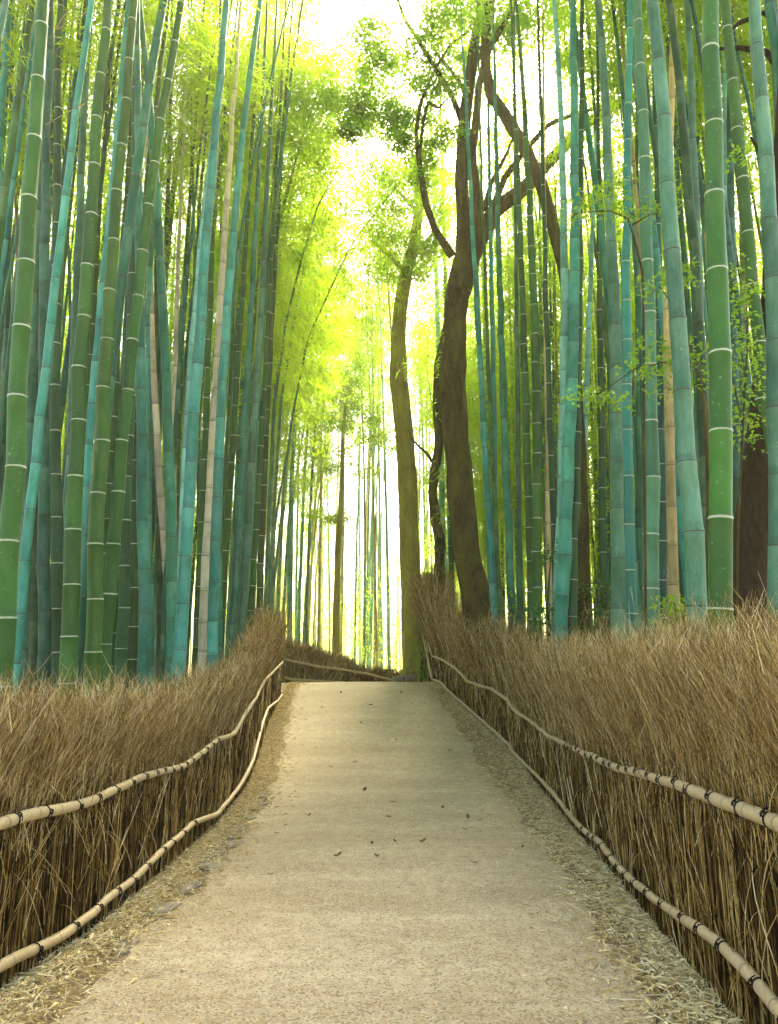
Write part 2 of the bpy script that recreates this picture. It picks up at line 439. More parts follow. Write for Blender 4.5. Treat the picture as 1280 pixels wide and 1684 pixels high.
def brush_mesh(S, up, top, base, out, nmul=1.0, name='brush', spread=1.0, seed=3):
    """S (n,2) plan samples, heights up / top / base along them, out = side away from the path (+1 / -1 on x)"""
    g = np.random.default_rng(seed)
    d = np.concatenate([[0], np.cumsum(np.linalg.norm(np.diff(S, axis=0), axis=1))])
    dist = np.linalg.norm(S, axis=1)
    dens = np.minimum(1, (4.5 / dist)) * nmul
    cdf = np.concatenate([[0], np.cumsum((dens[1:] + dens[:-1]) / 2 * np.diff(d))])
    total = cdf[-1]
    tang = np.gradient(S, axis=0); tang /= np.linalg.norm(tang, axis=1, keepdims=True)
    nrm = np.stack([tang[:, 1], -tang[:, 0]], 1); nrm *= np.sign(out) * np.sign(nrm[:, :1] + 1e-9)
    P = Parts()
    # core slab the twigs are packed around
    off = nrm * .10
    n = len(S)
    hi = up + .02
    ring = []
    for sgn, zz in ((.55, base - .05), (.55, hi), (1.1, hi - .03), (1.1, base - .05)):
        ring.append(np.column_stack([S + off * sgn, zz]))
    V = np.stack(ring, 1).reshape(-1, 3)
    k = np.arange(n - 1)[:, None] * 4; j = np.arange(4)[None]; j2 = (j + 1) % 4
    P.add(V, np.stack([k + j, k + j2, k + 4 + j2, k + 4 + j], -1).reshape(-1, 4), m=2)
    def pick(cnt):
        u = np.interp(g.uniform(0, total, cnt), cdf, d)
        f = lambda a: np.interp(u, d, a)
        return u, np.stack([f(S[:, 0]), f(S[:, 1])], 1), np.stack([f(tang[:, 0]), f(tang[:, 1])], 1), np.stack([f(nrm[:, 0]), f(nrm[:, 1])], 1), f(up), f(top), f(base), f(dist)
    rmin = lambda D: .30 * D / (FPX * .608)
    clump = lambda u, fr, s: np.sin(u * fr + s) * .5 + np.sin(u * fr * 2.3 + s * 2) * .3
    # upright stalks of the woven face
    N = int(2100 * total)
    u, s, tg, nm, zu, zt, zb, D = pick(N)
    dep = g.uniform(-.03, .10, N) + .012 * clump(u, 11, 1)
    h0 = zb - .03 + np.where(g.random(N) < .35, g.uniform(0, .5, N) * (zu - zb), 0)
    h1 = zu + g.uniform(-.30, .30, N) * (zt - zu)
    h1 = np.maximum(h1, h0 + .2)
    tilt = g.normal(0, .036, N) + .03 * clump(u, 5, 4); tl2 = g.normal(0, .02, N)
    K = 4
    q = np.linspace(0, 1, K)[None]
    hh = (h1 - h0)[:, None] * q
    bend = g.normal(0, .012, N)[:, None] * np.sin(q * PI)
    a = tilt[:, None] * hh + bend
    b = dep[:, None] + tl2[:, None] * hh
    xy = s[:, None] + tg[:, None] * a[..., None] + nm[:, None] * b[..., None]
    R = np.maximum(np.abs(g.normal(.0018, .0013, N)) + .0008, rmin(D) * .85)[:, None] * np.linspace(1, .6, K)[None]
    V, Q = prisms(np.concatenate([xy, (h0[:, None] + hh)[..., None]], -1), R)
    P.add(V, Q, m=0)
    # loose sprays above the rail
    N = int(2700 * total)
    u, s, tg, nm, zu, zt, zb, D = pick(N)
    H = zt - zu
    start = zu + g.uniform(-.30, .38, N) * H - .06
    tipz = zt + g.normal(-.16, .17, N) * H + .07 * clump(u, 4.2, 2) - .1 * np.abs(g.normal(0, 1, N)) * H
    long_ = g.random(N) < .05
    tipz = np.where(long_, zt + g.uniform(.0, .16, N), tipz)
    ln = np.maximum(tipz - start, .12)
    tilt = (g.normal(0, .24, N) + .17 * clump(u, 3.1, 0)) * spread
    tl2 = g.normal(.10, .20, N) * spread
    curl = g.normal(0, .10, N)
    dep = g.uniform(-.04, .13, N)
    K = 5
    q = np.linspace(0, 1, K)[None]
    hh = ln[:, None] * q
    a = tilt[:, None] * hh * (.4 + .6 * q) + curl[:, None] * q ** 2 * ln[:, None]
    b = dep[:, None] + tl2[:, None] * hh * (.3 + .7 * q)
    jit = g.normal(0, .006, (N, K)); jit[:, 0] = 0
    xy = s[:, None] + tg[:, None] * (a + jit)[..., None] + nm[:, None] * b[..., None]
    pts = np.concatenate([xy, (start[:, None] + hh)[..., None]], -1)
    R = np.maximum(g.uniform(.0008, .0018, N), rmin(D) * .7)[:, None] * np.linspace(1, .4, K)[None]
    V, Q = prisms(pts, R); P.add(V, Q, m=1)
    # branchlets
    for rep in range(4):
        f = g.uniform(.25, .95, N)
        kk = np.minimum((f * (K - 1)).astype(int), K - 2)
        fr = (f * (K - 1) - kk)[:, None]
        o = pts[np.arange(N), kk] * (1 - fr) + pts[np.arange(N), kk + 1] * fr
        bl = g.uniform(.05, .2, N) * np.minimum(1, ln / .4)
        az = g.uniform(0, 2 * PI, N); up_ = g.uniform(.5, 1.6, N)
        dv = np.stack([np.cos(az), np.sin(az), up_], 1); dv /= np.linalg.norm(dv, axis=1, keepdims=True)
        q3 = np.linspace(0, 1, 3)[None, :, None]
        bp = o[:, None] + dv[:, None] * bl[:, None, None] * q3 + np.array([0, 0, 1.]) * (bl * g.uniform(-.1, .3, N))[:, None, None] * q3 ** 2
        R = np.maximum(g.uniform(.0006, .0012, N), rmin(D) * .55)[:, None] * np.array([[1, .8, .45]])
        V, Q = prisms(bp, R); P.add(V, Q, m=1)
    # stray bent stems lying across the face
    N = int(55 * total)
    u, s, tg, nm, zu, zt, zb, D = pick(N)
    z0 = zb + g.uniform(.0, .9, N) * (zu - zb); ln = g.uniform(.25, .75, N); sg = g.choice([-1, 1], N) * g.uniform(.3, 1.1, N)
    q = np.linspace(0, 1, 5)[None]
    a = sg[:, None] * ln[:, None] * q; zz = z0[:, None] + ln[:, None] * (q - .35 * q ** 2)
    b = -.045 - g.uniform(0, .03, N)[:, None] * np.sin(q * PI)
    xy = s[:, None] + tg[:, None] * a[..., None] + nm[:, None] * b[..., None]
    R = np.maximum(g.uniform(.0015, .003, N), rmin(D))[:, None] * np.linspace(1, .6, 5)[None]
    V, Q = prisms(np.concatenate([xy, zz[..., None]], -1), R); P.add(V, Q, m=1)
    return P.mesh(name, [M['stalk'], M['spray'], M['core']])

def ring_mesh(r, knot=True):
    P = Parts()
    for dz in (-.0045, .0045):
        a = np.linspace(0, 2 * PI, 17)[:-1]
        c = np.stack([np.cos(a) * r, np.sin(a) * r, 0 * a + dz + .003 * np.sin(a)], 1)
        sd = 5; b = np.arange(sd) * 2 * PI / sd
        rad = np.stack([np.cos(a), np.sin(a), 0 * a], 1)
        V = c[:, None] + .0021 * (np.cos(b)[None, :, None] * rad[:, None] + np.sin(b)[None, :, None] * np.array([0, 0, 1.]))
        k = np.arange(16)[:, None]; j = np.arange(sd)[None]
        Q = np.stack([k * sd + j, k * sd + (j + 1) % sd, ((k + 1) % 16) * sd + (j + 1) % sd, ((k + 1) % 16) * sd + j], -1).reshape(-1, 4)
        P.add(V.reshape(-1, 3), Q)
    for sgn in (1,):   # knot end
        p = np.array([(r + .004, 0, 0), (r + .012, sgn * .008, .002), (r + .012, sgn * .022, -.006), (r + .004, sgn * .036, -.012)])
        V, Q, T, uv = tube(resample(p, 7), np.linspace(.0036, .0026, 7), 5); P.add(V, Q, T)
    V, Q, T, uv = tube(resample(np.array([(r + .004, -.014, .0), (r + .016, 0, .004), (r + .004, .014, .0)]), 6), np.full(6, .0055), 6); P.add(V, Q, T)
    return P.mesh('rope_tie', [M['rope']], True)

def rail(parent, S, z, side, r0, r1, tie_gap, ties_until, seed, label=None):
    """a rail of split bamboo tied to the path side of the brush"""
    g = np.random.default_rng(seed)
    wz = np.convolve(g.normal(0, .010, len(z) + 8), np.hanning(11)[1:-1] / 5, 'valid')[:len(z)]
    P = np.column_stack([S[:, 0] - side * .055 - side * .4 * np.abs(wz), S[:, 1], z + wz])
    d = np.concatenate([[0], np.cumsum(np.linalg.norm(np.diff(P, axis=0), axis=1))])
    vv, nodes = [], []
    x = 0; kn = [0]
    while kn[-1] < d[-1]: kn.append(kn[-1] + g.uniform(.17, .34))
    kn = np.array(kn)
    seg = np.arange(0, d[-1], .035)
    pos = np.unique(np.concatenate([seg, kn[kn < d[-1]], np.clip(kn[kn < d[-1]] + .012, 0, d[-1]), np.clip(kn[kn < d[-1]] - .012, 0, d[-1])]))
    Pp = np.stack([np.interp(pos, d, P[:, i]) for i in range(3)], 1)
    v = np.interp(pos, kn, np.arange(len(kn)))
    dn = np.abs(pos[:, None] - kn[None]).min(1)
    R = np.interp(pos, [0, d[-1]], [r0, r1]) * (1 + .07 * np.exp(-(dn / .012) ** 2) + .05 * np.sin(pos * 1.7 + seed))
    V, Q, T, uv = tube(Pp, R, 12, v)
    pm = Parts(); pm.add(V, Q, T, uv=uv)
    o = link('rail', pm.mesh('rail', [M['rail']], True), parent)
    T_ = np.gradient(Pp, axis=0)
    p = .12 + g.uniform(0, .1)
    me = None
    while p < d[-1] - .05:
        c = np.array([np.interp(p, pos, Pp[:, i]) for i in range(3)])
        if np.linalg.norm(c[:2]) > ties_until: break
        t = Vector([np.interp(p, pos, T_[:, i]) for i in range(3)]).normalized()
        r = float(np.interp(p, pos, R))
        rd = round(r * 1.03, 3)
        if rd not in TIES: TIES[rd] = ring_mesh(rd)
        k = link('rope_tie', TIES[rd], o)
        zax = t; xax = Vector((-side, 0, .35 + g.uniform(-.5, .5))); xax = (xax - zax * xax.dot(zax)).normalized(); yax = zax.cross(xax)
        sc = 1.02
        k.matrix_local = Matrix.Translation(c) @ Matrix((xax, yax, zax)).transposed().to_4x4() @ Matrix.Scale(sc, 4)
        p += tie_gap * g.uniform(.75, 1.3)
    return o
TIES = {}

def sample_plan(plan, y0, y1, step):
    n = max(6, int((y1 - y0) / step))
    y = np.linspace(y0, y1, n)
    x = smooth1(np.interp(y, plan[:, 0], plan[:, 1]), 5)
    return np.stack([x, y], 1)

def fence(label, plan, y0, y1, up, lo, top, side, nmul, seed, rr=(.036, .036), step=.07, off=0.0):
    S = sample_plan(plan, y0, y1, step)
    S[:, 0] += side * off
    zu = smooth1(np.array([fit_z(x - side * .055, y, up) for x, y in S]), 1)
    zl = smooth1(np.array([fit_z(x - side * .055, y, lo) for x, y in S]), 1)
    zt = smooth1(np.array([fit_z(x + side * .1, y, top) for x, y in S]), 2)
    zb = ground(S[:, 0], S[:, 1])
    zl = np.maximum(zl, zb + .07)
    root = empty('brush_fence', (0, 0, 0), label, 'fence', 'brush fences lining the path')
    S2 = S.copy()
    link('brush', brush_mesh(S2, zu, zt, zb, side, nmul, seed=seed), root)
    rail(root, S, zu, side, rr[0], rr[1], .30, 9.5, seed + 1)
    rail(root, S, zl, side, rr[0] * .92, rr[1] * .92, .36, 8.5, seed + 7)
    return root

fence('brown brush fence with two split bamboo rails along the left edge of the path', L_PLAN, 1.6, 18.6, L_UP, L_LO, L_TOP, -1, 1.0, 21, (.031, .028))
fence('tall brush fence with two pale rails in the right foreground of the path', R_PLAN, 1.6, 13.1, R_UP, R_LO, R_TOP, 1, 1.05, 41, (.032, .028))
fence('dark brush fence panel below the leaning tree, further up the right side', R_PLAN, 13.15, 21.2, R_UP, R_LO, R_TOP, 1, 1.2, 61, (.034, .032), off=.03)

def far_fence():
    n = 60
    t = np.linspace(0, 1, n)
    S = np.stack([-3.05 + 3.55 * t, 23.2 + 4.3 * t], 1)
    pxs = np.array([pix(x, y, .9)[0] for x, y in S])
    zu = np.array([at(p, y, s[1]).z for p, y, s in zip(pxs, np.interp(pxs, [460, 475, 520, 560, 600, 650, 670], [1082, 1087, 1096, 1101, 1108, 1120, 1124]), S)])
    zt = np.array([at(p, y, s[1]).z for p, y, s in zip(pxs, np.interp(pxs, [460, 480, 520, 545, 570, 590, 640, 670], [1050, 1056, 1068, 1075, 1083, 1098, 1103, 1108]), S)])
    zl = np.array([at(p, y, s[1]).z for p, y, s in zip(pxs, np.interp(pxs, [460, 475, 500, 540, 600, 670], [1112, 1117, 1119, 1121, 1126, 1145]), S)])
    zb = np.minimum(ground(S[:, 0], S[:, 1]), zl - .12)
    root = empty('brush_fence', (0, 0, 0), 'low brush fence with a sloping rail crossing behind the top of the path', 'fence', 'brush fences lining the path')
    S3 = S
    link('brush', brush_mesh(S3, zu, zt, zb, -1, 2.2, spread=.8, seed=83), root)
    for z, sd in ((zu, 3), (zl, 5)):
        P = np.column_stack([S[:, 0] + .05, S[:, 1] - .08, z])
        V, Q, T, uv = tube(P, np.full(n, .04) * (1 + .08 * np.sin(np.arange(n) * 1.3)), 8, np.arange(n) * .2)
        pm = Parts(); pm.add(V, Q, T, uv=uv); link('rail', pm.mesh('rail', [M['rail']], True), root)
far_fence()

def corner_fence():
    n = 40
    t = np.linspace(0, 1, n)
    S = np.stack([1.20 - .16 * t, 21.25 + 1.9 * t], 1)
    up = np.array([at(p, y, Y).z for p, y, Y in zip(712 - 15 * t, np.interp(t, [0, .3, .6, 1], [1078, 1058, 1030, 998]), S[:, 1])])
    lo = np.array([at(p, y, Y).z for p, y, Y in zip(711 - 14 * t, np.interp(t, [0, .3, .6, 1], [1116, 1092, 1068, 1042]), S[:, 1])])
    tp = np.array([at(p, y, Y).z for p, y, Y in zip(715 - 18 * t, np.interp(t, [0, .4, .8, 1], [965, 948, 940, 945]), S[:, 1])])
    root = empty('brush_fence', (0, 0, 0), 'short brush fence end climbing steeply beside the mossy trunk at the bend', 'fence', 'brush fences lining the path')
    link('brush', brush_mesh(S, up, tp, ground(S[:, 0], S[:, 1]) - .05, 1, 3.0, spread=1.1, seed=91), root)
    for z in (up, lo):
        P = np.column_stack([S[:, 0] - .07, S[:, 1], z])
        V, Q, T, uv = tube(P, np.full(n, .034) * (1 + .1 * np.sin(np.arange(n) * .9)), 8, np.arange(n) * .2)
        pm = Parts(); pm.add(V, Q, T, uv=uv); link('rail', pm.mesh('rail', [M['rail']], True), root)
corner_fence()

# ------------------------------------------------------------------ bamboo
def culm_parts(P3, r0, H, sides, g, inter0=.30, pm=None):
    """P3: dense polyline base->tip; nodes with a swollen ring; uv.y counts internodes"""
    d = np.concatenate([[0], np.cumsum(np.linalg.norm(np.diff(P3, axis=0), axis=1))])
    kn = [0.0]; step = inter0 * .55
    while kn[-1] < d[-1] - .1:
        x = kn[-1] / d[-1]
        step = inter0 * (.55 + .85 * min(1, x * 6)) * (1 - .35 * max(0, x - .5)) * g.uniform(.93, 1.07)
        kn.append(kn[-1] + step)
    kn = np.array(kn)
    pos = np.unique(np.clip(np.concatenate([kn, kn + .010, kn - .010, kn + .035, (kn[1:] + kn[:-1]) / 2]), 0, d[-1]))
    pos = pos[np.concatenate([[True], np.diff(pos) > .003])]
    Pp = np.stack([np.interp(pos, d, P3[:, i]) for i in range(3)], 1)
    # slight zigzag at the nodes
    zz = np.interp(pos, kn, g.normal(0, r0 * .10, len(kn)))
    Pp[:, 0] += zz; Pp[:, 1] += np.interp(pos, kn, g.normal(0, r0 * .10, len(kn)))
    v = np.interp(pos, kn, np.arange(len(kn)))
    dn = np.abs(pos[:, None] - kn[None]).min(1)
    t = pos / d[-1]
    R = r0 * (1 - .88 * t ** 1.7) * (1 + .075 * np.exp(-(dn / .009) ** 2) - .025 * np.exp(-((dn - .03) / .018) ** 2))
    V, Q, T, uv = tube(Pp, R, sides, v)
    pm = pm or Parts()
    pm.add(V, Q, T, uv=uv)
    return pm

def foliage_mesh(axis, nb, seed, rad=1.2, leafL=(.10, .19), ncl=6, per=13, low=False):
    """leafy branches round the axis polyline (upper part of a culm)"""
    global rng
    keep = rng; rng = np.random.default_rng(seed); g = rng
    P = Parts()
    A = np.asarray(axis)
    d = np.concatenate([[0], np.cumsum(np.linalg.norm(np.diff(A, axis=0), axis=1))])
    C, D, Nn, L, W, BP = [], [], [], [], [], []
    for b in range(nb):
        t = g.beta(1.3, 1.25)
        p0 = np.array([np.interp(t * d[-1], d, A[:, i]) for i in range(3)])
        az = g.uniform(0, 2 * PI)
        ln = rad * (.35 + .9 * math.sin(PI * min(1, .18 + t * .8))) * g.uniform(.6, 1.2)
        el = g.uniform(.15, .8)
        q = np.linspace(0, 1, 6)
        hor = ln * q * (1 - .1 * q)
        z = ln * (math.tan(el) * .75 * q - (.55 + .6 * g.random()) * q ** 2)
        br = p0 + np.stack([np.cos(az) * hor, np.sin(az) * hor, z], 1)
        BP.append(br)
        for c in range(ncl):
            f = g.uniform(.22, 1.0) ** .8
            bp = np.array([np.interp(f, q, br[:, i]) for i in range(3)])
            cen = bp + g.normal(0, .13, 3)
            n = per
            pts = cen + g.normal(0, .12, (n, 3)) * np.array([1.2, 1.2, .6])
            dv = np.stack([np.cos(az) + g.normal(0, .8, n), np.sin(az) + g.normal(0, .8, n), g.normal(-.55, .45, n)], 1)
            C.append(pts); D.append(dv); Nn.append(unit(n) * .6 + np.array([0, 0, 1.]))
            L.append(g.uniform(*leafL, n)); W.append(g.uniform(.020, .036, n))
    C, D, Nn, L, W = (np.concatenate(x) for x in (C, D, Nn, L, W))
    V, T = leaves(C, D, Nn, L, W, .15)
    P.add(V, T=T, m=0)
    BP = np.stack(BP)
    R = np.linspace(.007, .002, 6)[None].repeat(len(BP), 0)
    V, Q = prisms(BP, R); P.add(V, Q, m=1)
    me = P.mesh('foliage', [M['bleaf'], M['branch']])
    rng = keep
    return me

# straight crowns shared by the traced bamboos of the front rows (local +Z axis, 6.5 m long)
ax = np.stack([np.zeros(12), np.zeros(12), np.linspace(0, 6.5, 12)], 1)
CROWN = [foliage_mesh(ax, 46, 300 + i, 1.15, ncl=5) for i in range(4)]

COL = {
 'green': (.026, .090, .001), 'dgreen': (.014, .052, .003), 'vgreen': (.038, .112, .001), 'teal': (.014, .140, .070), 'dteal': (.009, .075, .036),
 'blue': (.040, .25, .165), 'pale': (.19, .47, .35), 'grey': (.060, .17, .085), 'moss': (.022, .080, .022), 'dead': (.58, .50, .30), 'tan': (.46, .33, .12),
 'brown': (.20, .13, .05), 'olive': (.12, .18, .03),
}
#  x at y=1000, 530 and 0 (photo pixels), width, colour, ring (1 pale, 0 dark), label
TR_L = [
 (-48, -22, 17, 17, 'blue', 0, 'blue-green bamboo slanting in from the top corner left of the foremost green one'),
 (3, 12, 22, 11, 'dteal', 0, 'thin dark teal bamboo at the extreme left behind the foremost green one'),
 (33, 31, 17, 10, 'brown', 0, 'thin dried brown bamboo behind the foremost left culm, visible near the top'),
 (29, 36, 41, 10, 'teal', 0, 'thin teal bamboo close beside the dried brown one at upper left'),
 (11, 35, 72, 29, 'green', 1, 'thickest green bamboo with white rings, foremost in the left grove'),
 (38, 54, 82, 17, 'grey', 0, 'grey-green bamboo with dark rings just right of the thickest left one'),
 (57, 61, 52, 15, 'dgreen', 0, 'dark green shaded bamboo third from the lower left of the grove'),
 (75, 72, 84, 18, 'dteal', 0, 'teal bamboo with clear dark rings, fourth from the lower left'),
 (92, 92, 98, 17, 'moss', 1, 'upright blotched teal-green bamboo with faint pale rings left of two green ones'),
 (117, 137, 178, 23, 'green', 1, 'second green bamboo with white rings counted from the left, leaning right'),
 (112, 124, 150, 16, 'grey', 0, 'mottled grey-olive bamboo rising behind the second white-ringed green one'),
 (135, 152, 194, 12, 'green', 1, 'narrow green bamboo hugging the right side of the second white-ringed one'),
 (156, 178, 222, 22, 'green', 1, 'third green bamboo with white rings, beside the bright gap of light'),
 (168, 196, 228, 13, 'green', 1, 'slim green bamboo between the third white-ringed one and the most slanting one'),
 (178, 221, 298, 19, 'green', 1, 'most slanting green bamboo with white rings, crossing its neighbours to the right'),
 (202, 216, 226, 16, 'moss', 1, 'mossy dark bamboo with tan rings at the foot of the slanting green one'),
 (219, 222, 221, 15, 'dgreen', 1, 'dark green bamboo with pale rings standing left of the bright teal one'),
 (237, 231, 225, 17, 'teal', 0, 'bright teal upright bamboo just right of the slanting green one'),
 (247, 245, 274, 11, 'blue', 0, 'pale blue-green bamboo half hidden behind the bright teal upright one'),
 (279, 249, 243, 11, 'dead', 0, 'bleached bamboo leaning left, its foot lost behind a teal culm'),
 (284, 270, 230, 16, 'teal', 0, 'teal bamboo leaning left against the general slant of the left grove'),
 (264, 258, 262, 10, 'dgreen', 0, 'thin dark bamboo in the shade left of the leftward leaning teal one'),
 (300, 330, 373, 18, 'blue', 0, 'turquoise bamboo of even width, second left of the bleached leaning pole'),
 (296, 318, 382, 9, 'pale', 0, 'thin pale bamboo running along the left side of the turquoise one'),
 (283, 301, 337, 10, 'green', 1, 'thin bright green bamboo with white rings left of the turquoise one'),
 (286, 290, 316, 8, 'dead', 0, 'thin greyish dead bamboo in the upper left grove behind the green ones'),
 (330, 322, 311, 7, 'teal', 0, 'very thin teal bamboo leaning left behind the turquoise one'),
 (326, 345, 362, 11, 'green', 1, 'saturated green bamboo with white rings immediately left of the bleached pole'),
 (336, 361, 397, 13, 'dead', 0, 'bleached cream bamboo pole leaning right, the palest of the left grove'),
 (352, 372, 428, 15, 'blue', 0, 'pale turquoise bamboo immediately right of the bleached cream pole'),
 (362, 379, 478, 8, 'teal', 0, 'slender teal bamboo bending far right above the cream pole'),
 (366, 396, 430, 10, 'green', 1, 'slim green bamboo with white rings second right of the cream pole'),
 (385, 412, 440, 11, 'teal', 0, 'grey-teal bamboo third right of the cream pole'),
 (399, 428, 455, 12, 'grey', 0, 'mossy grey bamboo with dark rings fourth right of the cream pole'),
 (413, 441, 470, 9, 'green', 1, 'dark green bamboo fifth right of the cream pole, before the brush peak'),
 (426, 447, 482, 10, 'dgreen', 1, 'last dark green bamboo of the left row above the brush peak'),
]
# bending bamboos at the path end of the left grove: pixel polylines
TR_LB = [
 ([(436, 1000), (452, 660), (470, 530), (492, 440), (522, 340), (552, 285)], 6.5, 'grey', 'thin bamboo bending over the path with its top among bright leaves'),
 ([(447, 1000), (478, 700), (506, 558), (540, 482), (576, 405), (618, 350)], 5, 'grey', 'thinnest bamboo arching furthest over the path from the left'),
 ([(441, 1000), (462, 660), (482, 540), (500, 440), (514, 330), (540, 210)], 6, 'grey', 'grey bamboo bending right just left of the far-arching one'),
]
TR_R = [
 (731, 720, 702, 9, 'pale', 0, 'pale thin bamboo seen left of the leaning dark tree trunk'),
 (743, 734, 719, 8, 'teal', 1, 'thin teal bamboo rising in the gap beside the dark tree foot'),
 (813, 786, 758, 10, 'blue', 0, 'blue-green bamboo just right of the leaning tree, leaning left'),
 (823, 801, 785, 7, 'green', 0, 'thin green bamboo second right of the leaning tree'),
 (816, 810, 799, 9, 'blue', 0, 'straight pale teal bamboo behind the tree branches right of the trunk'),
 (842, 824, 812, 12, 'teal', 0, 'teal bamboo with dark rings third right of the leaning tree'),
 (856, 850, 846, 8, 'moss', 0, 'thin dark mossy bamboo between two teal culms right of the tree'),
 (874, 861, 840, 12, 'green', 1, 'slim bright green bamboo crossing the big tree branch, left one of the pair'),
 (882, 879, 849, 15, 'green', 1, 'bright green bamboo crossing the big tree branch, right one of the pair'),
 (904, 898, 893, 8, 'tan', 0, 'thin dry tan bamboo between the green pair and the pale turquoise culms'),
 (915, 900, 885, 9, 'dgreen', 1, 'dark green thin bamboo leaning left before the pale turquoise culms'),
 (916, 929, 912, 15, 'pale', 0, 'palest turquoise bamboo with a powdery upper culm, behind its curving neighbour'),
 (923, 943, 941, 20, 'blue', 0, 'powdery turquoise bamboo curving at its foot, in the middle of the right grove'),
 (942, 952, 958, 14, 'moss', 1, 'mossy green bamboo touching the right side of the powdery turquoise one'),
 (949, 969, 988, 10, 'pale', 0, 'thin pale bamboo leaning right beside the second dark trunk'),
 (1014, 999, 963, 10, 'green', 0, 'slim green bamboo leaning left, upper part crossing a pale neighbour'),
 (994, 987, 983, 11, 'dgreen', 1, 'dark green upright bamboo with pale rings left of a broad green one'),
 (1018, 1011, 985, 20, 'grey', 0, 'broad grey-green bamboo with tan rings, above the leaf spray at half height'),
 (1037, 1031, 1037, 17, 'blue', 1, 'powder-blue bamboo with green lower part left of a narrow bright gap'),
 (1052, 1050, 1046, 10, 'teal', 0, 'thin teal bamboo standing in the bright gap of the right grove'),
 (1073, 1067, 1048, 23, 'grey', 1, 'thick grey-green bamboo just right of the narrow bright gap'),
 (1090, 1085, 1073, 14, 'dteal', 1, 'green-teal bamboo left of the dry tan stump-like culm'),
 (1111, 1099, 1112, 15, 'tan', 0, 'dry tan bamboo beside the thick leaning grey one'),
 (1146, 1115, 1074, 31, 'grey', 0, 'thick powdery grey bamboo with dark rings leaning left, left of the thickest green one'),
 (1168, 1150, 1100, 20, 'dgreen', 0, 'dark green bamboo leaning left behind the powdery grey one'),
 (1158, 1150, 1131, 17, 'grey', 0, 'grey-teal bamboo filling the gap between the powdery grey and thickest green ones'),
 (1152, 1151, 1147, 7, 'teal', 0, 'very thin teal bamboo at the left shoulder of the thickest green one'),
 (1183, 1182, 1166, 37, 'vgreen', 1, 'thickest vivid green bamboo with broad white rings in the right grove'),
 (1200, 1197, 1191, 13, 'pale', 0, 'pale turquoise bamboo peeping out right of the thickest vivid green one'),
 (1216, 1206, 1198, 15, 'dteal', 0, 'dark teal bamboo behind the ivy, right of the vivid green one'),
 (1232, 1224, 1208, 12, 'olive', 0, 'thin olive bamboo between the ivy and the last thick grey culm'),
 (1282, 1274, 1240, 29, 'grey', 0, 'thick grey-green bamboo with dark rings at the right edge of the photo'),
 (1312, 1296, 1272, 22, 'moss', 0, 'mossy bamboo entering only at the top right corner'),
]
FENCE_X = {-1: lambda y: float(np.interp(y, L_PLAN[:, 0], L_PLAN[:, 1])), 1: lambda y: float(np.interp(y, R_PLAN[:, 0], R_PLAN[:, 1]))}
SPOTS = []

def bamboo_obj(world, r0, colour, ring, label, group, seed, crown=None, sides=14, inter=.42):
    g = np.random.default_rng(seed)
    base = world[0].copy()
    H = world[-1][2] - base[2]
    root = empty('bamboo', base, label, 'bamboo', group)
    o = link('culm', culm_parts(world - base, r0, H, sides, g, inter).mesh('culm', [M['culm']], True), root)
    c = np.array(COL[colour]) * g.uniform(.88, 1.12); o.color = (*c, float(ring))
    if crown is not False:
        k = int(len(world) * .52) if crown is None else crown
        p = Vector(world[k] - base); t = Vector(world[-1] - world[k])
        f = link('foliage', CROWN[seed % 4], root)
        rot = Vector((0, 0, 1)).rotation_difference(t.normalized()).to_matrix() @ Matrix.Rotation(g.uniform(0, 6.28), 3, 'Z')
        f.matrix_local = Matrix.Translation(p) @ rot.to_4x4() @ Matrix.Scale(t.length / 6.5, 4)
    return root

def traced(rows, side, group, dmul):
    for i, (xb, xm, xt, w, c, ring, label) in enumerate(rows):
        dia = .118 if w < 12 else (.128 if w < 20 else .142)
        if w < 9.5: dia = .085
        D = FPX * dia / w
        # stay behind the brush fence
        for _ in range(60):
            p = at(xb, 1000, D)
            need = abs(FENCE_X[side](min(D, 18))) + .33 + w * .0015
            if abs(p.x) >= need: break
            D *= 1.02
        while any(abs(D - q[1]) < .16 and abs(at(xb, 1000, D).x - q[0]) < .16 for q in SPOTS): D += .1
        r0 = w * (D / FPX) / 2 * (1.2 if w < 30 else 1.1)
        A, B, Cc = at(xb, 1000, D), at(xm, 530, D), at(xt, 0, D)
        # quadratic x(z) through the three points
        cf = np.polyfit([A.z, B.z, Cc.z], [A.x, B.x, Cc.x], 2)
        gz = float(ground(A.x, D))
        H = max(12.5, Cc.z + 4.5) if D > 7 else 12.5
        H = min(H, 17)
        z = np.concatenate([np.linspace(gz - .05, Cc.z, 26), np.linspace(Cc.z, max(H, Cc.z + 1.5), 14)[1:]])
        x = np.polyval(cf, np.clip(z, A.z, Cc.z))
        lo = z < A.z; x[lo] += np.polyval(np.polyder(cf), A.z) * .6 * (z[lo] - A.z)
        hi = z > Cc.z; x[hi] += np.clip(np.polyval(np.polyder(cf), Cc.z), -.25, .25) * (z[hi] - Cc.z) - side * .008 * (z[hi] - Cc.z) ** 2
        y = D + .004 * np.maximum(0, z - Cc.z) ** 2
        SPOTS.append((A.x, D))
        bamboo_obj(np.column_stack([x, y, z]), r0, c, ring, label, group, 500 + i + (100 if side > 0 else 0), crown=27)
traced(TR_L, -1, 'bamboos in the front rows left of the path', 1)
traced(TR_R, 1, 'bamboos in the front rows right of the path', 1)
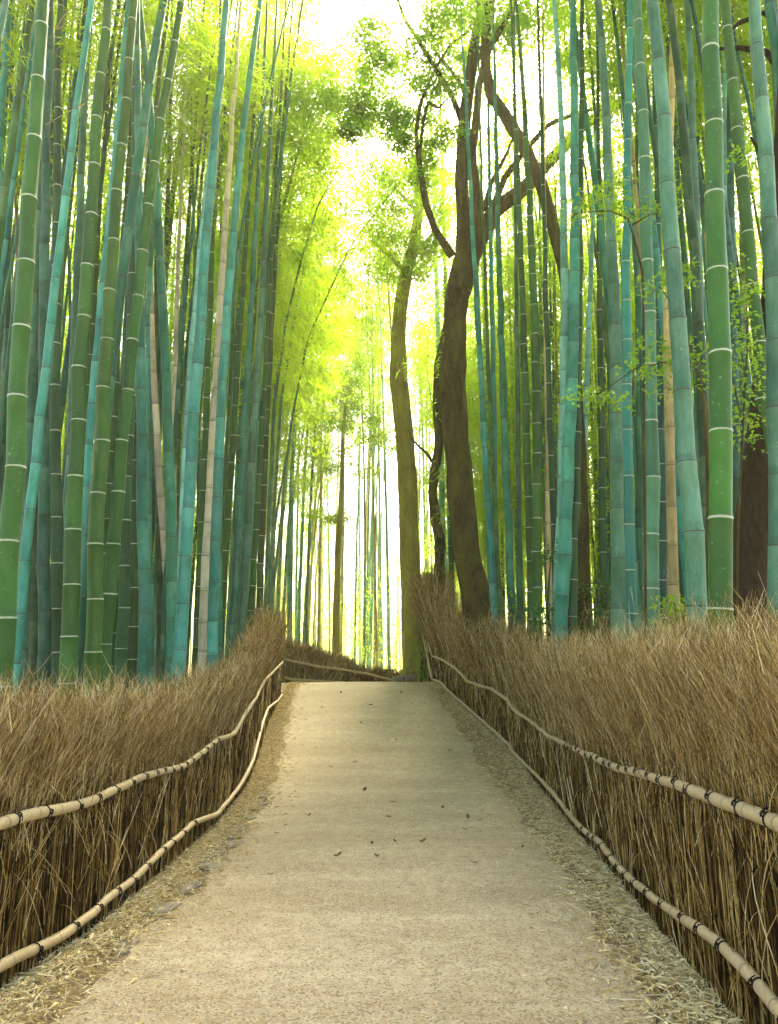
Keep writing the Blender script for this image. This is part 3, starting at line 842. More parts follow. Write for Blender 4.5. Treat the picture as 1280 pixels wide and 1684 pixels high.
for i, (pp, w, c, label) in enumerate(TR_LB):
    D = 19.5 + i * 1.2
    pts = np.array([at(x, y, D) for x, y in pp])
    b = at(pp[0][0] - 3, 1085, D); gz = float(ground(b.x, D))
    P0 = resample(np.concatenate([[(b.x, D, gz)], pts]), 40)
    e = P0[-1] - P0[-4]; P0 = np.concatenate([P0, P0[-1] + e * np.linspace(.4, 2.6, 6)[:, None] + np.array([0, 0, -.06]) * (np.linspace(0, 1.6, 6) ** 2)[:, None]])
    SPOTS.append((b.x, D))
    bamboo_obj(P0, w * D / FPX / 2, c, 0, label, 'bamboos in the front rows left of the path', 700 + i)

# background bamboos: eight variants, each a culm and a crown of its own, shared by the copies
VAR = []
for k in range(12):
    g = np.random.default_rng(900 + k)
    H = 12.5 + k * .55 if k < 8 else 17 + (k - 8) * 1.1
    z = np.linspace(-.05, 1, 40)
    arch = [.4, .9, 1.5, 2.2, .7, 1.2, 1.9, .3, .5, .8, .3, .6][k]
    x = arch * np.clip(z, 0, 1) ** 2.6 * (H / 14)
    y = g.normal(0, .25) * np.clip(z, 0, 1) ** 2
    zz = H * (z - .05 * arch * np.clip(z, 0, 1) ** 4)
    P0 = np.column_stack([x, y, zz])
    cm = culm_parts(P0, .056 if k < 8 else .066, H, 9, g, .40).mesh('culm', [M['culm']], True)
    s0 = int(40 * [.26, .34, .52, .56, .30, .45, .52, .22, .72, .78, .70, .75][k])
    fm = foliage_mesh(P0[s0:], 72 if k < 8 else 40, 950 + k, 1.35 if k < 8 else 1.2, (.11, .20), ncl=6, per=14)
    VAR.append((cm, fm))
PROTO = []
for cm, fm in VAR: PROTO.append((cm, fm))

def back_bamboo(x, y, k, yaw, sc, colour, ring, label, group, g):
    root = empty('bamboo', (x, y, float(ground(x, y))), label, 'bamboo', group)
    root.rotation_euler = (g.normal(0, .018), g.normal(0, .018), yaw)
    root.scale = (sc, sc, sc * g.uniform(.95, 1.08))
    c = link('culm', VAR[k][0], root)
    cc = np.array(COL[colour]) * g.uniform(.8, 1.2); c.color = (*cc, float(ring))
    f = link('foliage', VAR[k][1], root)
    f.rotation_euler = (0, 0, 0)
    return root

def scatter(n, xr, yr, label, group, seed, mind, allow, cols, face, pool=None):
    g = np.random.default_rng(seed)
    cnt = tries = 0
    while cnt < n and tries < 60000:
        tries += 1
        x, y = g.uniform(*xr), yr[0] + (yr[1] - yr[0]) * g.random() ** 1.15
        if not allow(x, y): continue
        if any((x - a) ** 2 + (y - b) ** 2 < mind ** 2 for a, b in SPOTS): continue
        SPOTS.append((x, y))
        c = cols[int(g.integers(len(cols)))]
        yaw = (0 if face > 0 else PI) + g.normal(0, .8) if face else g.uniform(0, 6.28)
        back_bamboo(x, y, (int(g.choice(pool)) if pool else int(g.integers(8))) if y > 18.5 else 8 + int(g.integers(4)), yaw, g.uniform(.78, 1.1) if y < 18.5 else g.uniform(.95, 1.45), c, 1 if (c in ('green', 'dgreen') and g.random() < .6) else 0, label, group, g)
        cnt += 1
    return cnt

inview = lambda x, y: abs(x) < y * .56 + 1.2
CL = ['teal', 'dteal', 'blue', 'grey', 'dgreen', 'green', 'teal', 'blue', 'teal', 'dteal', 'tan']
allowL = lambda x, y: inview(x, y) and x < (-3.0 if y < 19 else -4.0) and not (y < 8 and x > -3.6)
allowR = lambda x, y: inview(x, y) and x > (3.0 if y < 20 else 3.6) and not (y < 9 and x < 3.6) and not (y < 20 and 640 + 1300 * (x - 1.5) / y < 850)
scatter(48, (-9.5, -2.9), (6.5, 18.4), 'slender bamboo in the shaded rows directly behind the front culms of the left grove', 'bamboos in the inner rows of the left grove', 61, .36, allowL, CL, 1)
scatter(26, (-5.0, -2.9), (17.5, 42), 'leafy bamboo of the hindmost left row arching over the far end of the path', 'arching bamboos at the far end of the left grove', 66, .5, lambda x, y: x < -2.9 - max(0, y - 22) * .05, CL, 1, (2, 3, 6, 9))
scatter(18, (-17, -4.6), (19, 36), 'distant bamboo with a leafy top deep in the left grove', 'distant bamboos of the left grove', 62, .6, allowL, CL, 1)
scatter(46, (2.9, 10), (7, 18.4), 'slender bamboo in the shaded rows directly behind the front culms of the right grove', 'bamboos in the inner rows of the right grove', 63, .36, allowR, CL, -1)
scatter(26, (2.4, 9), (20.5, 38), 'far leafy bamboo seen in the gap between the mossy trunk and the right grove', 'far bamboos behind the large leaning tree', 67, .5, lambda x, y: 690 < 640 + 1300 * x / y < 900 and not (y < 29 and x < 2.6 + max(0, y - 25) * .6) and not (25 < y < 30.5), CL, 0, (0, 1, 4, 7))
scatter(22, (3.0, 15), (19, 34), 'distant bamboo with a leafy top deep in the right grove', 'distant bamboos of the right grove', 64, .5, allowR, CL, -1, (0, 1, 4, 7, 3))
allowC = lambda x, y: (x < -2 + (y - 30) * .02 or x > -1.2 or y > 40) and not (y < 32 and x > 1.2) and not (-2.4 < x < -1 and 33 < y < 37)
scatter(52, (-6.5, 4), (30, 52), 'thin bamboo tinted yellowish for the sunlit haze beyond the end of the path', 'hazy bamboos beyond the path end', 65, .55, allowC, ['tan', 'dead', 'pale', 'pale', 'dead', 'tan', 'grey'], 0, (8, 9, 10, 11))  # pale, dried culm colours carry the glow of the haze

# far thicket: one uncountable mass that closes the grove
def m_rear():
    t = NT('rear_culm')
    r_ = island(t)
    tc = t.n('ShaderNodeTexCoord'); sep = t.n('ShaderNodeSeparateXYZ'); t.l(tc.outputs['UV'], sep.inputs[0])
    f = t.math('FRACT', sep.outputs[1])
    c = t.ramp(r_, [(0, (.024, .10, .05)), (.2, (.04, .19, .10)), (.4, (.09, .28, .17)), (.55, (.03, .11, .008)), (.7, (.07, .20, .10)), (.85, (.07, .17, .02)), (1, (.26, .25, .08))])
    n = t.noise(6, None, 3)
    c = t.mix(t.math('MULTIPLY_ADD', n, 1.6, -.5, clamp=True), c, t.mix(1.0, c, (.45, .5, .4), 'MULTIPLY'))
    c = t.mix(t.math('LESS_THAN', f, .03), c, (.16, .13, .07))
    return t.done(t.bsdf(c, .5, .25))
M['rear'] = m_rear()
def thicket():
    g = np.random.default_rng(77)
    P = Parts()
    pts = []
    while len(pts) < 330:      # rear rows of the two groves
        y = g.uniform(11, 36); x = g.choice([-1, 1]) * g.uniform(4.8 + max(0, 19 - y) * .12, 4.8 + y * .42)
        if x > 0 and y < 30 and 640 + 1300 * (x - 1) / y < 850: continue
        if inview(x, y): pts.append((x, y))
    nr = len(pts)
    while len(pts) < 860:
        x, y = g.uniform(-45, 45), g.uniform(20, 80)
        a = abs(x + y * .02) / y
        if not inview(x, y) or abs(x) < 9 - max(0, y - 40) * .15: continue
        if a < .15 and (y < 58 or g.random() > .75): continue
        pts.append((x, y))
    for _ in range(75):        # sunlit young growth closing the far end of the corridor
        y = g.uniform(54, 84); pts.append((y * g.uniform(-.17, .13), y))
    for _ in range(70):        # rear row right of the large tree
        y = g.uniform(20, 30); pts.append((y * g.uniform(.17, .34) + .6, y))
    pts = np.array(pts)
    N = len(pts); K = 8
    q = np.linspace(0, 1, K)
    H = g.uniform(12, 19, N); H[:nr] = g.uniform(15, 20, nr)
    lean = g.normal(0, .6, (N, 2))
    gz = ground(pts[:, 0], pts[:, 1])
    C = []
    for i in range(N):
        pl = np.stack([pts[i, 0] + lean[i, 0] * q ** 2 + g.normal(0, .04) * q, pts[i, 1] + lean[i, 1] * q ** 2, gz[i] + H[i] * q], 1)
        r0 = g.uniform(.04, .062)
        V, Q, T, uv = tube(pl, r0 * np.linspace(1, .25, K), 7, H[i] * q / .42 + g.random(), cap=False)
        P.add(V, Q, m=1, uv=uv)
        n = (85 if pts[i, 1] > 19 else 40) if i < nr else (120 if abs(pts[i, 0]) < pts[i, 1] * .17 else 76)
        t = g.uniform(.62 if pts[i, 1] < 19 else (.02 if abs(pts[i, 0]) < pts[i, 1] * .17 and pts[i, 1] > 50 else .24), 1, n)
        C.append(np.stack([np.interp(t, q, pl[:, j]) for j in range(3)], 1) + g.normal(0, 1, (n, 3)) * np.array([.75, .75, .45]))
    C = np.concatenate(C)
    C = np.repeat(C, 4, 0) + g.normal(0, .14, (len(C) * 4, 3)); n = len(C)
    # low sprouts between the far stems
    m_ = 150
    y = g.uniform(36, 58, m_); x = y * g.uniform(-.16, .10, m_)
    lo = np.stack([x, y, ground(x, y) + g.uniform(.2, 6.5, m_)], 1)
    lo = np.repeat(lo, 70, 0) + g.normal(0, 1, (m_ * 70, 3)) * np.array([.7, .7, .4])
    C = np.concatenate([C, lo]); n = len(C)
    V, T = leaves(C, unit(n) + np.array([0, 0, -.4]), unit(n) + np.array([0, 0, .8]), g.uniform(.13, .26, n), g.uniform(.035, .06, n))
    P.add(V, T=T, m=0)
    o = link('bamboo_thicket', P.mesh('bamboo_thicket', [M['bleaf'], M['rear']]))
    tag(o, 'far thicket of bamboo closing the grove behind every countable culm', 'thicket', kind='stuff')
thicket()

# ------------------------------------------------------------------ trees
def limb(pm, px, Y, wid, seed, sides=14, n=None, rough=.06, m=0, dy=None):
    """px: [(x, y)], wid: widths in photo pixels; dy: depth offsets in metres"""
    pts = np.array([tuple(at(x, y, Y + (dy[i] if dy else 0))) for i, (x, y) in enumerate(px)])
    rad = np.array([w / pxm(Y + (dy[i] if dy else 0), pts[i, 2]) / 2 for i, w in enumerate(wid)])
    n = n or max(10, len(px) * 5)
    A = resample(np.column_stack([pts, rad]), n)
    V, Q, T, uv = tube(A[:, :3], A[:, 3], sides, None, rough, seed)
    pm.add(V, Q, T, m, uv)
    return A

def clumps(spec, Y, n_per, mat, leafL, leafW, seed, flat=.55, depth=.9):
    """leaf clusters round pixel positions: (x, y, radius px)"""
    global rng
    keep = rng; rng = np.random.default_rng(seed); g = rng
    P = Parts()
    for (x, y, r) in spec:
        YY = Y + g.uniform(-depth, depth)
        c = np.array(at(x, y, YY)); rr = r / pxm(YY, c[2])
        sub = max(4, int(7 + rr * 16))
        for s in range(sub):
            u = unit(1)[0] * (g.random() ** .6 * 1.35) * rr * np.array([1, 1, flat + .15])
            n = max(4, int(n_per * min(1, rr * 1.3 + .2) * g.uniform(.5, 1.4)))
            cc = c + u
            twig = unit(1)[0] * .35 * min(.6, rr)
            pts = cc + g.normal(0, .17 * min(1, .3 + rr), (n, 3)) * np.array([1.2, 1.2, .55]) + twig * g.uniform(-1, 1, (n, 1))
            V, T = leaves(pts, unit(n) * np.array([1, 1, .5]) + np.array([0, 0, -.25]), unit(n) * .55 + np.array([0, 0, 1.]), g.uniform(leafL * .6, leafL * 1.2, n), g.uniform(leafW * .7, leafW * 1.2, n), .2)
            P.add(V, T=T)
        # twigs that carry the cluster
        m_ = 4
        tw = np.stack([c + unit(1)[0] * rr * np.array([.9, .9, .5]) * np.linspace(0, 1, 4)[:, None] for _ in range(m_)])
        V, Q = prisms(tw, np.full((m_, 4), .006) * np.linspace(1, .4, 4)); P.add(V, Q, m=1)
    me = P.mesh('crown', [M[mat], M['bark']])
    rng = keep
    return me

def local(parent_loc, me):
    me.transform(Matrix.Translation(-Vector(parent_loc))); return me

def main_tree():
    Y = 17.6
    b = at(795, 1040, Y); base = Vector((b.x, Y, float(ground(b.x, Y))))
    root = empty('broadleaf_tree', base, 'large dark leaning tree forking into many limbs, behind the right fence', 'tree', 'trees among the bamboo')
    pm = Parts()
    limb(pm, [(806, 1130), (800, 1080), (793, 1030), (783, 980), (768, 900), (757, 800), (748, 700), (745, 620), (749, 570), (749, 520), (758, 460), (768, 412), (763, 366), (760, 300), (764, 200), (773, 133), (782, 66), (795, 0), (805, -60)],
         Y, [80, 68, 56, 47, 42, 42, 41, 41, 40, 37, 39, 33, 22, 22, 21, 18, 16, 14, 11], 5, 18, 110, .07)
    link('trunk', local(base, pm.mesh('trunk', [M['bark']], True)), root)
    def br(px, wid, seed, dy=None, n=None):
        q = Parts(); limb(q, px, Y, wid, seed, 10, n, .06, dy=dy); link('branch', local(base, q.mesh('branch', [M['bark']], True)), root)
    br([(758, 480), (775, 430), (790, 395), (784, 333), (777, 250), (783, 200), (788, 140), (800, 90)], [32, 30, 22, 16, 14, 14, 12, 10], 6, [-.15, -.2, -.25, -.25, -.2, -.2, -.2, -.2])
    br([(762, 470), (785, 398), (815, 345), (860, 312), (900, 270), (960, 205), (1030, 162), (1110, 128), (1210, 82), (1300, 60)], [26, 30, 27, 25, 22, 18, 14, 11, 9, 7], 7, [0, -.1, 0, .2, .4, .8, 1.2, 1.4, 1.5, 1.5])
    br([(806, 352), (830, 292), (868, 242), (902, 205), (938, 190), (1022, 166)], [12, 10, 9, 8, 7, 5], 8, [0, .1, .2, .4, .5, .6])
    br([(744, 422), (715, 376), (700, 332), (690, 272), (684, 222), (692, 168), (716, 112), (742, 72), (776, 48)], [16, 12, 11, 9, 7, 6, 5, 4, 3], 9, [0, -.3, -.5, -.6, -.6, -.6, -.6, -.5, -.4])
    br([(690, 262), (697, 195), (704, 168), (722, 178), (732, 166)], [6, 5, 5, 4, 3], 10, [-.6, -.6, -.5, -.5, -.5])
    br([(762, 205), (745, 160), (715, 110), (690, 70), (665, 30), (648, -20)], [12, 9, 8, 7, 6, 5], 11, [0, -.2, -.4, -.5, -.6, -.8])
    br([(797, 345), (808, 300), (835, 250), (848, 215)], [10, 8, 5, 3], 12)
    br([(772, 160), (745, 120), (720, 90), (700, 55)], [9, 7, 5, 3], 13)
    br([(779, 100), (812, 60), (838, 20), (850, -20)], [16, 14, 12, 9], 14)
    sp = [(600, 120, 42), (640, 175, 46), (682, 150, 44), (590, 185, 36), (640, 92, 40), (702, 100, 36), (728, 226, 24), (605, 60, 30), (690, 30, 38), (745, 25, 42), (800, 5, 48), (826, 42, 34), (880, 15, 46), (760, 88, 30), (712, 262, 22),
          (620, 205, 34), (665, 205, 30), (560, 170, 26), (575, 215, 22), (730, 135, 26), (845, 80, 30), (930, 30, 40), (660, 235, 22), (700, 195, 26), (970, 90, 34), (1010, 130, 30), (690, 300, 20)]
    cr = clumps(sp, Y - .3, 85, 'oleaf', .12, .050, 41, .5, .9)
    link('crown', local(base, cr), root)
main_tree()

def slender_tree():
    Y = 22.0
    b = at(724, 960, Y); base = Vector((b.x, Y, float(ground(b.x, Y))))
    root = empty('broadleaf_tree', base, 'slender crooked trunk pressed against the left side of the large leaning tree', 'tree', 'trees among the bamboo')
    pm = Parts()
    limb(pm, [(722, 1100), (724, 1020), (724, 950), (723, 885), (716, 845), (711, 808), (717, 770), (723, 720), (719, 660), (722, 600), (733, 545), (745, 500)], Y, [22, 20, 19, 17, 16, 15, 15, 14, 14, 14, 14, 8], 15, 10, 60, .08, dy=[0] * 9 + [-.1, -.2, -.3])
    link('trunk', local(base, pm.mesh('trunk', [M['bark']], True)), root)
    q = Parts(); limb(q, [(717, 768), (702, 745), (690, 735), (678, 722)], Y, [6, 5, 4, 3], 16, 7); link('branch', local(base, q.mesh('branch', [M['bark']], True)), root)
    link('crown', local(base, clumps([(722, 885, 12), (728, 905, 10), (718, 900, 9)], Y - .3, 12, 'dleaf', .09, .045, 17, .8, .1)), root)
slender_tree()

def mossy_tree():
    Y = 23.6
    b = at(684, 1110, Y); base = Vector((b.x, Y, float(ground(b.x, Y))))
    root = empty('broadleaf_tree', base, 'tall straight mossy trunk in the haze at the top of the path', 'tree', 'trees among the bamboo')
    pm = Parts()
    limb(pm, [(687, 1140), (684, 1100), (682, 1040), (679, 980), (675, 900), (672, 820), (668, 740), (662, 680), (656, 620), (655, 560), (660, 500), (668, 450), (682, 400), (690, 340), (680, 260)], Y, [56, 44, 36, 33, 31, 30, 30, 31, 31, 25, 23, 22, 19, 15, 9], 18, 16, 80, .05)
    for k, (x, y) in enumerate([(655, 1122), (668, 1128), (700, 1118), (706, 1098)]):     # root flare
        limb(pm, [(682, 1075), ((682 + x) / 2, 1102), (x, y)], Y, [18, 15, 7], 30 + k, 9, 12, .1, dy=[-.1, -.3, -.45])
    link('trunk', local(base, pm.mesh('trunk', [M['bark2']], True)), root)
    for k, (px, w) in enumerate([([(668, 450), (640, 420), (610, 395)], [10, 7, 3]), ([(676, 425), (705, 395), (725, 360)], [11, 7, 3]), ([(688, 350), (660, 320), (640, 300)], [8, 5, 3])]):
        q = Parts(); limb(q, px, Y, w, 50 + k, 8); link('branch', local(base, q.mesh('branch', [M['bark2']], True)), root)
    link('crown', local(base, clumps([(690, 420, 30), (660, 390, 28), (625, 385, 28), (720, 350, 30), (680, 330, 34), (640, 300, 34), (690, 280, 32), (650, 345, 26), (610, 330, 26), (730, 400, 24), (660, 270, 34), (640, 420, 26), (700, 440, 24), (720, 300, 30), (620, 270, 30), (690, 230, 30), (668, 440, 22), (650, 455, 18), (690, 455, 18), (665, 400, 26), (640, 370, 28), (700, 410, 24)], Y, 42, 'yleaf', .13, .06, 19, .5, 1.2)), root)
mossy_tree()

def far_tree():
    Y = 31
    b = at(553, 1075, Y); base = Vector((b.x, Y, float(ground(b.x, Y))))
    root = empty('broadleaf_tree', base, 'slim young tree with three tiers of leaves in the bright gap beyond the path', 'tree', 'trees among the bamboo')
    pm = Parts()
    limb(pm, [(552, 1120), (553, 1060), (554, 980), (556, 900), (560, 840), (563, 780), (564, 720), (570, 650)], Y, [16, 14, 12, 11, 9, 8, 7, 3], 20, 10, 40, .06)
    link('trunk', local(base, pm.mesh('trunk', [M['bark2']], True)), root)  # lightened bark, hazy light painted into its colour
    link('crown', local(base, clumps([(575, 665, 20), (560, 700, 22), (600, 720, 24), (630, 715, 18), (570, 750, 28), (600, 775, 22), (545, 770, 16), (560, 650, 22), (580, 630, 22), (550, 620, 18), (600, 670, 22), (540, 690, 20), (590, 600, 16), (520, 740, 18), (620, 690, 20), (545, 855, 18), (565, 850, 14), (520, 845, 12), (640, 735, 12)], Y, 30, 'yleaf', .15, .07, 23, .5, .6)), root)
far_tree()

def dark_trees():
    # thick dark trunk at the right edge, hung with ivy
    Y = 7.4
    b = at(1240, 1000, Y); base = Vector((b.x, Y, float(ground(b.x, Y))))
    root = empty('broadleaf_tree', base, 'thick almost black trunk with ivy at the right edge behind the brush', 'tree', 'trees among the bamboo')
    pm = Parts()
    limb(pm, [(1240, 1230), (1240, 1120), (1238, 1000), (1238, 920), (1243, 820), (1250, 720), (1258, 620), (1266, 520), (1275, 400), (1285, 250), (1300, 60), (1310, -150)], Y, [110, 95, 76, 66, 54, 44, 36, 32, 30, 28, 26, 20], 24, 16, 70, .08)
    link('trunk', local(base, pm.mesh('trunk', [M['bark3']], True)), root)
    for k, (px, w) in enumerate([([(1290, 120), (1260, 85), (1215, 78), (1180, 80)], [12, 10, 8, 5]), ([(1292, 60), (1258, 20), (1215, 38), (1195, 55)], [10, 8, 7, 4]), ([(1284, 300), (1262, 270), (1235, 225)], [9, 7, 4])]):
        q = Parts(); limb(q, px, Y + .5, w, 70 + k, 8); link('branch', local(base, q.mesh('branch', [M['bark3']], True)), root)
    # curved dark tree in the middle of the right grove
    Y = 14.4
    b = at(957, 1030, Y); base = Vector((b.x, Y, float(ground(b.x, Y))))
    root = empty('broadleaf_tree', base, 'curved dark trunk behind the turquoise bamboos whose top sweeps left to the large tree', 'tree', 'trees among the bamboo')
    pm = Parts()
    limb(pm, [(958, 1140), (958, 1040), (957, 900), (953, 750), (946, 600), (930, 460), (910, 372), (890, 300), (868, 250), (838, 200), (808, 155), (799, 110), (800, 50), (812, -20), (830, -90)], Y, [32, 29, 26, 24, 21, 18, 19, 20, 20, 20, 19, 17, 16, 14, 10], 25, 12, 80, .06, dy=[0, 0, 0, 0, 0, .2, .4, .7, 1, 1.3, 1.6, 1.8, 1.9, 2, 2.1])
    link('trunk', local(base, pm.mesh('trunk', [M['bark']], True)), root)
    q = Parts(); limb(q, [(803, 85), (822, 50), (840, 20)], Y + 1.8, [12, 10, 7], 27, 8); link('branch', local(base, q.mesh('branch', [M['bark']], True)), root)
    link('crown', local(base, clumps([(812, 20, 34), (850, 0, 40), (790, 40, 26), (905, 420, 16), (912, 460, 14)], Y + 1.2, 30, 'oleaf', .10, .045, 28, .5, .4)), root)
dark_trees()

# ------------------------------------------------------------------ undergrowth behind the right fence
def plant(name, label, cat, Y, stems, sprays, mat, leafL, leafW, n, seed, group='leafy undergrowth in the right grove', smat='bark', flat=.35, depth=.12):
    x0, y0 = stems[0][0][0]
    b = at(x0, y0, Y); base = Vector((b.x, Y, float(ground(b.x, Y))))
    root = empty(name, base, label, cat, group)
    for px, w in stems:
        q = Parts()
        pp = list(px)
        if px is stems[0][0]:
            gp = pix(base.x, base.y, base.z); pp = [(gp[0], gp[1])] + pp; w = [w[0]] + w
        limb(q, pp, Y, w, seed, 7, None, .05)
        link('stem', local(base, q.mesh('stem', [M[smat]], True)), root)
    link('foliage', local(base, clumps(sprays, Y, n, mat, leafL, leafW, seed, flat, depth)), root)
    return root

plant('maple_sapling', 'young maple with bright leaf layers reaching out left of the thick grey bamboo', 'sapling', 6.6,
      [([(1168, 1000), (1164, 760), (1160, 670), (1146, 600), (1112, 592), (1045, 606), (985, 648)], [9, 7, 6, 5, 3, 2, 1.5]), ([(1146, 600), (1118, 520), (1085, 470)], [4, 3, 2])],
      [(960, 652, 14), (985, 648, 15), (1008, 660, 13), (1050, 604, 17), (1078, 612, 18), (1100, 598, 16), (1125, 575, 20), (1070, 570, 14), (1150, 590, 18), (1100, 640, 14), (1075, 480, 16), (1100, 455, 15), (1120, 470, 14), (1130, 440, 10), (1145, 630, 16)], 'yleaf', .060, .034, 18, 101)
plant('maple_sapling', 'slim maple spray of bright leaves across the culms at upper right', 'sapling', 7.6,
      [([(1062, 1000), (1060, 700), (1058, 450), (1035, 360), (1000, 345), (940, 352)], [5, 4, 4, 3, 2, 1.5]), ([(1040, 370), (1070, 352), (1088, 350)], [3, 2, 1.5])],
      [(945, 352, 14), (965, 338, 17), (990, 345, 18), (1000, 312, 14), (1025, 330, 14), (1020, 300, 10), (1040, 352, 16), (1065, 350, 16), (1085, 345, 10), (985, 322, 12)], 'yleaf', .060, .034, 18, 102)
plant('climbing_ivy', 'ivy with glossy mixed leaves climbing the almost black trunk', 'ivy', 6.9,
      [([(1212, 1000), (1215, 850), (1222, 700), (1230, 560), (1228, 480)], [4, 4, 3, 3, 2]), ([(1222, 700), (1205, 620), (1200, 560)], [3, 2, 2])],
      [(1215, 500, 18), (1225, 530, 20), (1205, 560, 18), (1235, 575, 18), (1215, 600, 22), (1240, 620, 18), (1210, 640, 20), (1232, 655, 20), (1215, 690, 18), (1222, 725, 14), (1240, 690, 14), (1205, 480, 12), (1235, 470, 12), (1215, 255, 14), (1205, 440, 10)], 'oleaf', .06, .034, 20, 103, flat=.8, depth=.22)
plant('climbing_ivy', 'dark ivy wrapping the foot of the curved trunk', 'ivy', 13.6,
      [([(958, 1040), (957, 960), (955, 900)], [5, 4, 3])],
      [(952, 970, 14), (965, 985, 14), (958, 1005, 18), (950, 1030, 18), (968, 1040, 16), (960, 1055, 14)], 'dleaf', .09, .05, 20, 104, flat=.9, depth=.1)
plant('shrub', 'bright yellow-green seedling between the leaning tree and the green pair of bamboos', 'shrub', 15.6,
      [([(852, 1040), (852, 1000), (854, 978)], [4, 3, 2])], [(845, 995, 12), (855, 978, 10), (860, 1000, 12), (848, 1010, 12)], 'yleaf', .09, .05, 16, 105, depth=.1)
plant('shrub', 'pale-leaved bush at the foot of the powdery turquoise bamboo', 'shrub', 11.9,
      [([(902, 1045), (902, 980), (906, 915)], [5, 4, 2])], [(905, 905, 12), (900, 995, 16), (895, 1020, 14), (908, 1035, 16), (890, 1000, 10), (910, 918, 10)], 'dleaf', .085, .045, 16, 106, depth=.1, flat=.6)
plant('shrub', 'small leafy bush with reddish tips before the dry tan bamboo', 'shrub', 6.4,
      [([(1112, 1040), (1112, 1000), (1108, 985)], [4, 3, 2])], [(1105, 1000, 16), (1120, 1010, 16), (1110, 1030, 16), (1100, 985, 9)], 'yleaf', .06, .034, 16, 107, depth=.1, flat=.6)
plant('shrub', 'small dark bush beside the broad grey-green bamboo near the brush top', 'shrub', 11.0,
      [([(996, 1040), (997, 990), (999, 960)], [4, 3, 2])], [(996, 962, 12), (1002, 985, 12), (992, 1000, 12), (1003, 1015, 10)], 'dleaf', .08, .045, 16, 108, depth=.1, flat=.6)
plant('fern', 'mossy green ferns at the foot of the mossy trunk', 'fern', 22.3,
      [([(694, 1100), (694, 1085), (693, 1070)], [4, 3, 2])], [(690, 1070, 9), (696, 1085, 10), (693, 1100, 10), (698, 1112, 8)], 'yleaf', .16, .04, 16, 109, 'leafy undergrowth at the bend', flat=.9, depth=.1)

# bare and leafy side branches in front of the upper left culms
def side_branch(idx, px, w, Y, leafspots, seed):
    root = [o for o in bpy.data.objects if o.get('label') == TR_L[idx][6]][0]
    q = Parts(); limb(q, px, Y, w, seed, 6)
    link('branch', local(root.location, q.mesh('branch', [M['branch']], True)), root)
    if leafspots:
        cl = clumps(leafspots, Y, 22, 'bleaf', .11, .022, seed + 1, .6, .15)
        link('foliage', local(root.location, cl), root)
LOCY = {o['label']: o.location.y for o in bpy.data.objects if o.get('category') == 'bamboo'}
yy = lambda i: LOCY[TR_L[i][6]]
side_branch(8, [(92, 48), (102, 30), (120, 10), (135, -5)], [2.5, 2, 1.6, 1.2], yy(8) - .05, [], 201)
side_branch(8, [(94, 48), (115, 35), (150, 15), (180, 2)], [2.2, 1.8, 1.4, 1], yy(8) - .05, [(105, 78, 13), (125, 92, 14), (145, 85, 14), (150, 100, 10), (115, 105, 8)], 203)
side_branch(9, [(140, 170), (110, 185), (75, 205)], [2, 1.6, 1], yy(9) - .1, [], 205)
side_branch(14, [(262, 160), (295, 190), (320, 210), (350, 235)], [2, 1.7, 1.4, 1], yy(14), [], 207)
side_branch(28, [(383, 180), (405, 185), (440, 165), (470, 150)], [2, 1.8, 1.4, 1], yy(28), [(390, 130, 12), (375, 140, 9), (420, 130, 10)], 209)

# ------------------------------------------------------------------ litter and small things on the ground
def litter():
    g = np.random.default_rng(31)
    P = Parts(); V0 = []
    N = 32000
    y = 1.8 + 19 * g.random(N) ** 1.9
    side = g.choice([-1, 1], N)
    el, er = EL(y), ER(y)
    fl = np.interp(y, L_PLAN[:, 0], L_PLAN[:, 1]); fr = np.interp(y, R_PLAN[:, 0], R_PLAN[:, 1])
    u = g.beta(.8, 2.0, N)
    spill = g.random(N) < .16
    xL = fl + .02 + (el + .10 - fl) * u + np.where(spill, np.abs(g.normal(0, .22, N)), 0)
    xR = fr - .02 + (er - .10 - fr) * u - np.where(spill, np.abs(g.normal(0, .28, N)), 0)
    x = np.where(side < 0, xL, xR)
    z = ground(x, y) + .022 + g.uniform(0, .014, N)
    az = g.uniform(0, 2 * PI, N)
    D = np.stack([np.cos(az), np.sin(az), g.normal(0, .15, N)], 1)
    V, T = leaves(np.stack([x, y, z], 1), D, unit(N) * .5 + np.array([0, 0, 1.]), g.gamma(4, .0135, N), g.uniform(.006, .016, N), .35)
    P.add(V, T=T)
    # fine straw
    N = 5000
    y = 1.8 + 17 * g.random(N) ** 2; side = g.choice([-1, 1], N)
    x = np.where(side < 0, np.interp(y, L_PLAN[:, 0], L_PLAN[:, 1]) + np.abs(g.normal(0, .2, N)), np.interp(y, R_PLAN[:, 0], R_PLAN[:, 1]) - np.abs(g.normal(0, .28, N)))
    az = g.uniform(0, 2 * PI, N); z = ground(x, y) + .022
    ln = g.uniform(.05, .16, N)
    q = np.linspace(0, 1, 3)[None, :, None]
    pl = np.stack([x, y, z], 1)[:, None] + np.stack([np.cos(az) * ln, np.sin(az) * ln, g.normal(.02, .03, N)], 1)[:, None] * q
    off = np.array([[0, 0, .0016], [0, 0, -.0016]])
    w = np.stack([-np.sin(az), np.cos(az), 0 * az], 1) * .0016
    Vv = np.stack([pl + w[:, None], pl - w[:, None], pl + np.array([0, 0, .0028])], 2)
    b = (np.arange(N) * 9)[:, None, None]; k = np.arange(2)[None, :, None] * 3; j = np.arange(3)[None, None]; j2 = (j + 1) % 3
    P.add(Vv.reshape(-1, 3), np.stack([b + k + j, b + k + j2, b + k + 3 + j2, b + k + 3 + j], -1).reshape(-1, 4))
    o = link('leaf_litter', P.mesh('leaf_litter', [M['litter']]))
    tag(o, 'dry bamboo leaves and straw littering both verges of the path', 'leaf litter', kind='stuff')
litter()

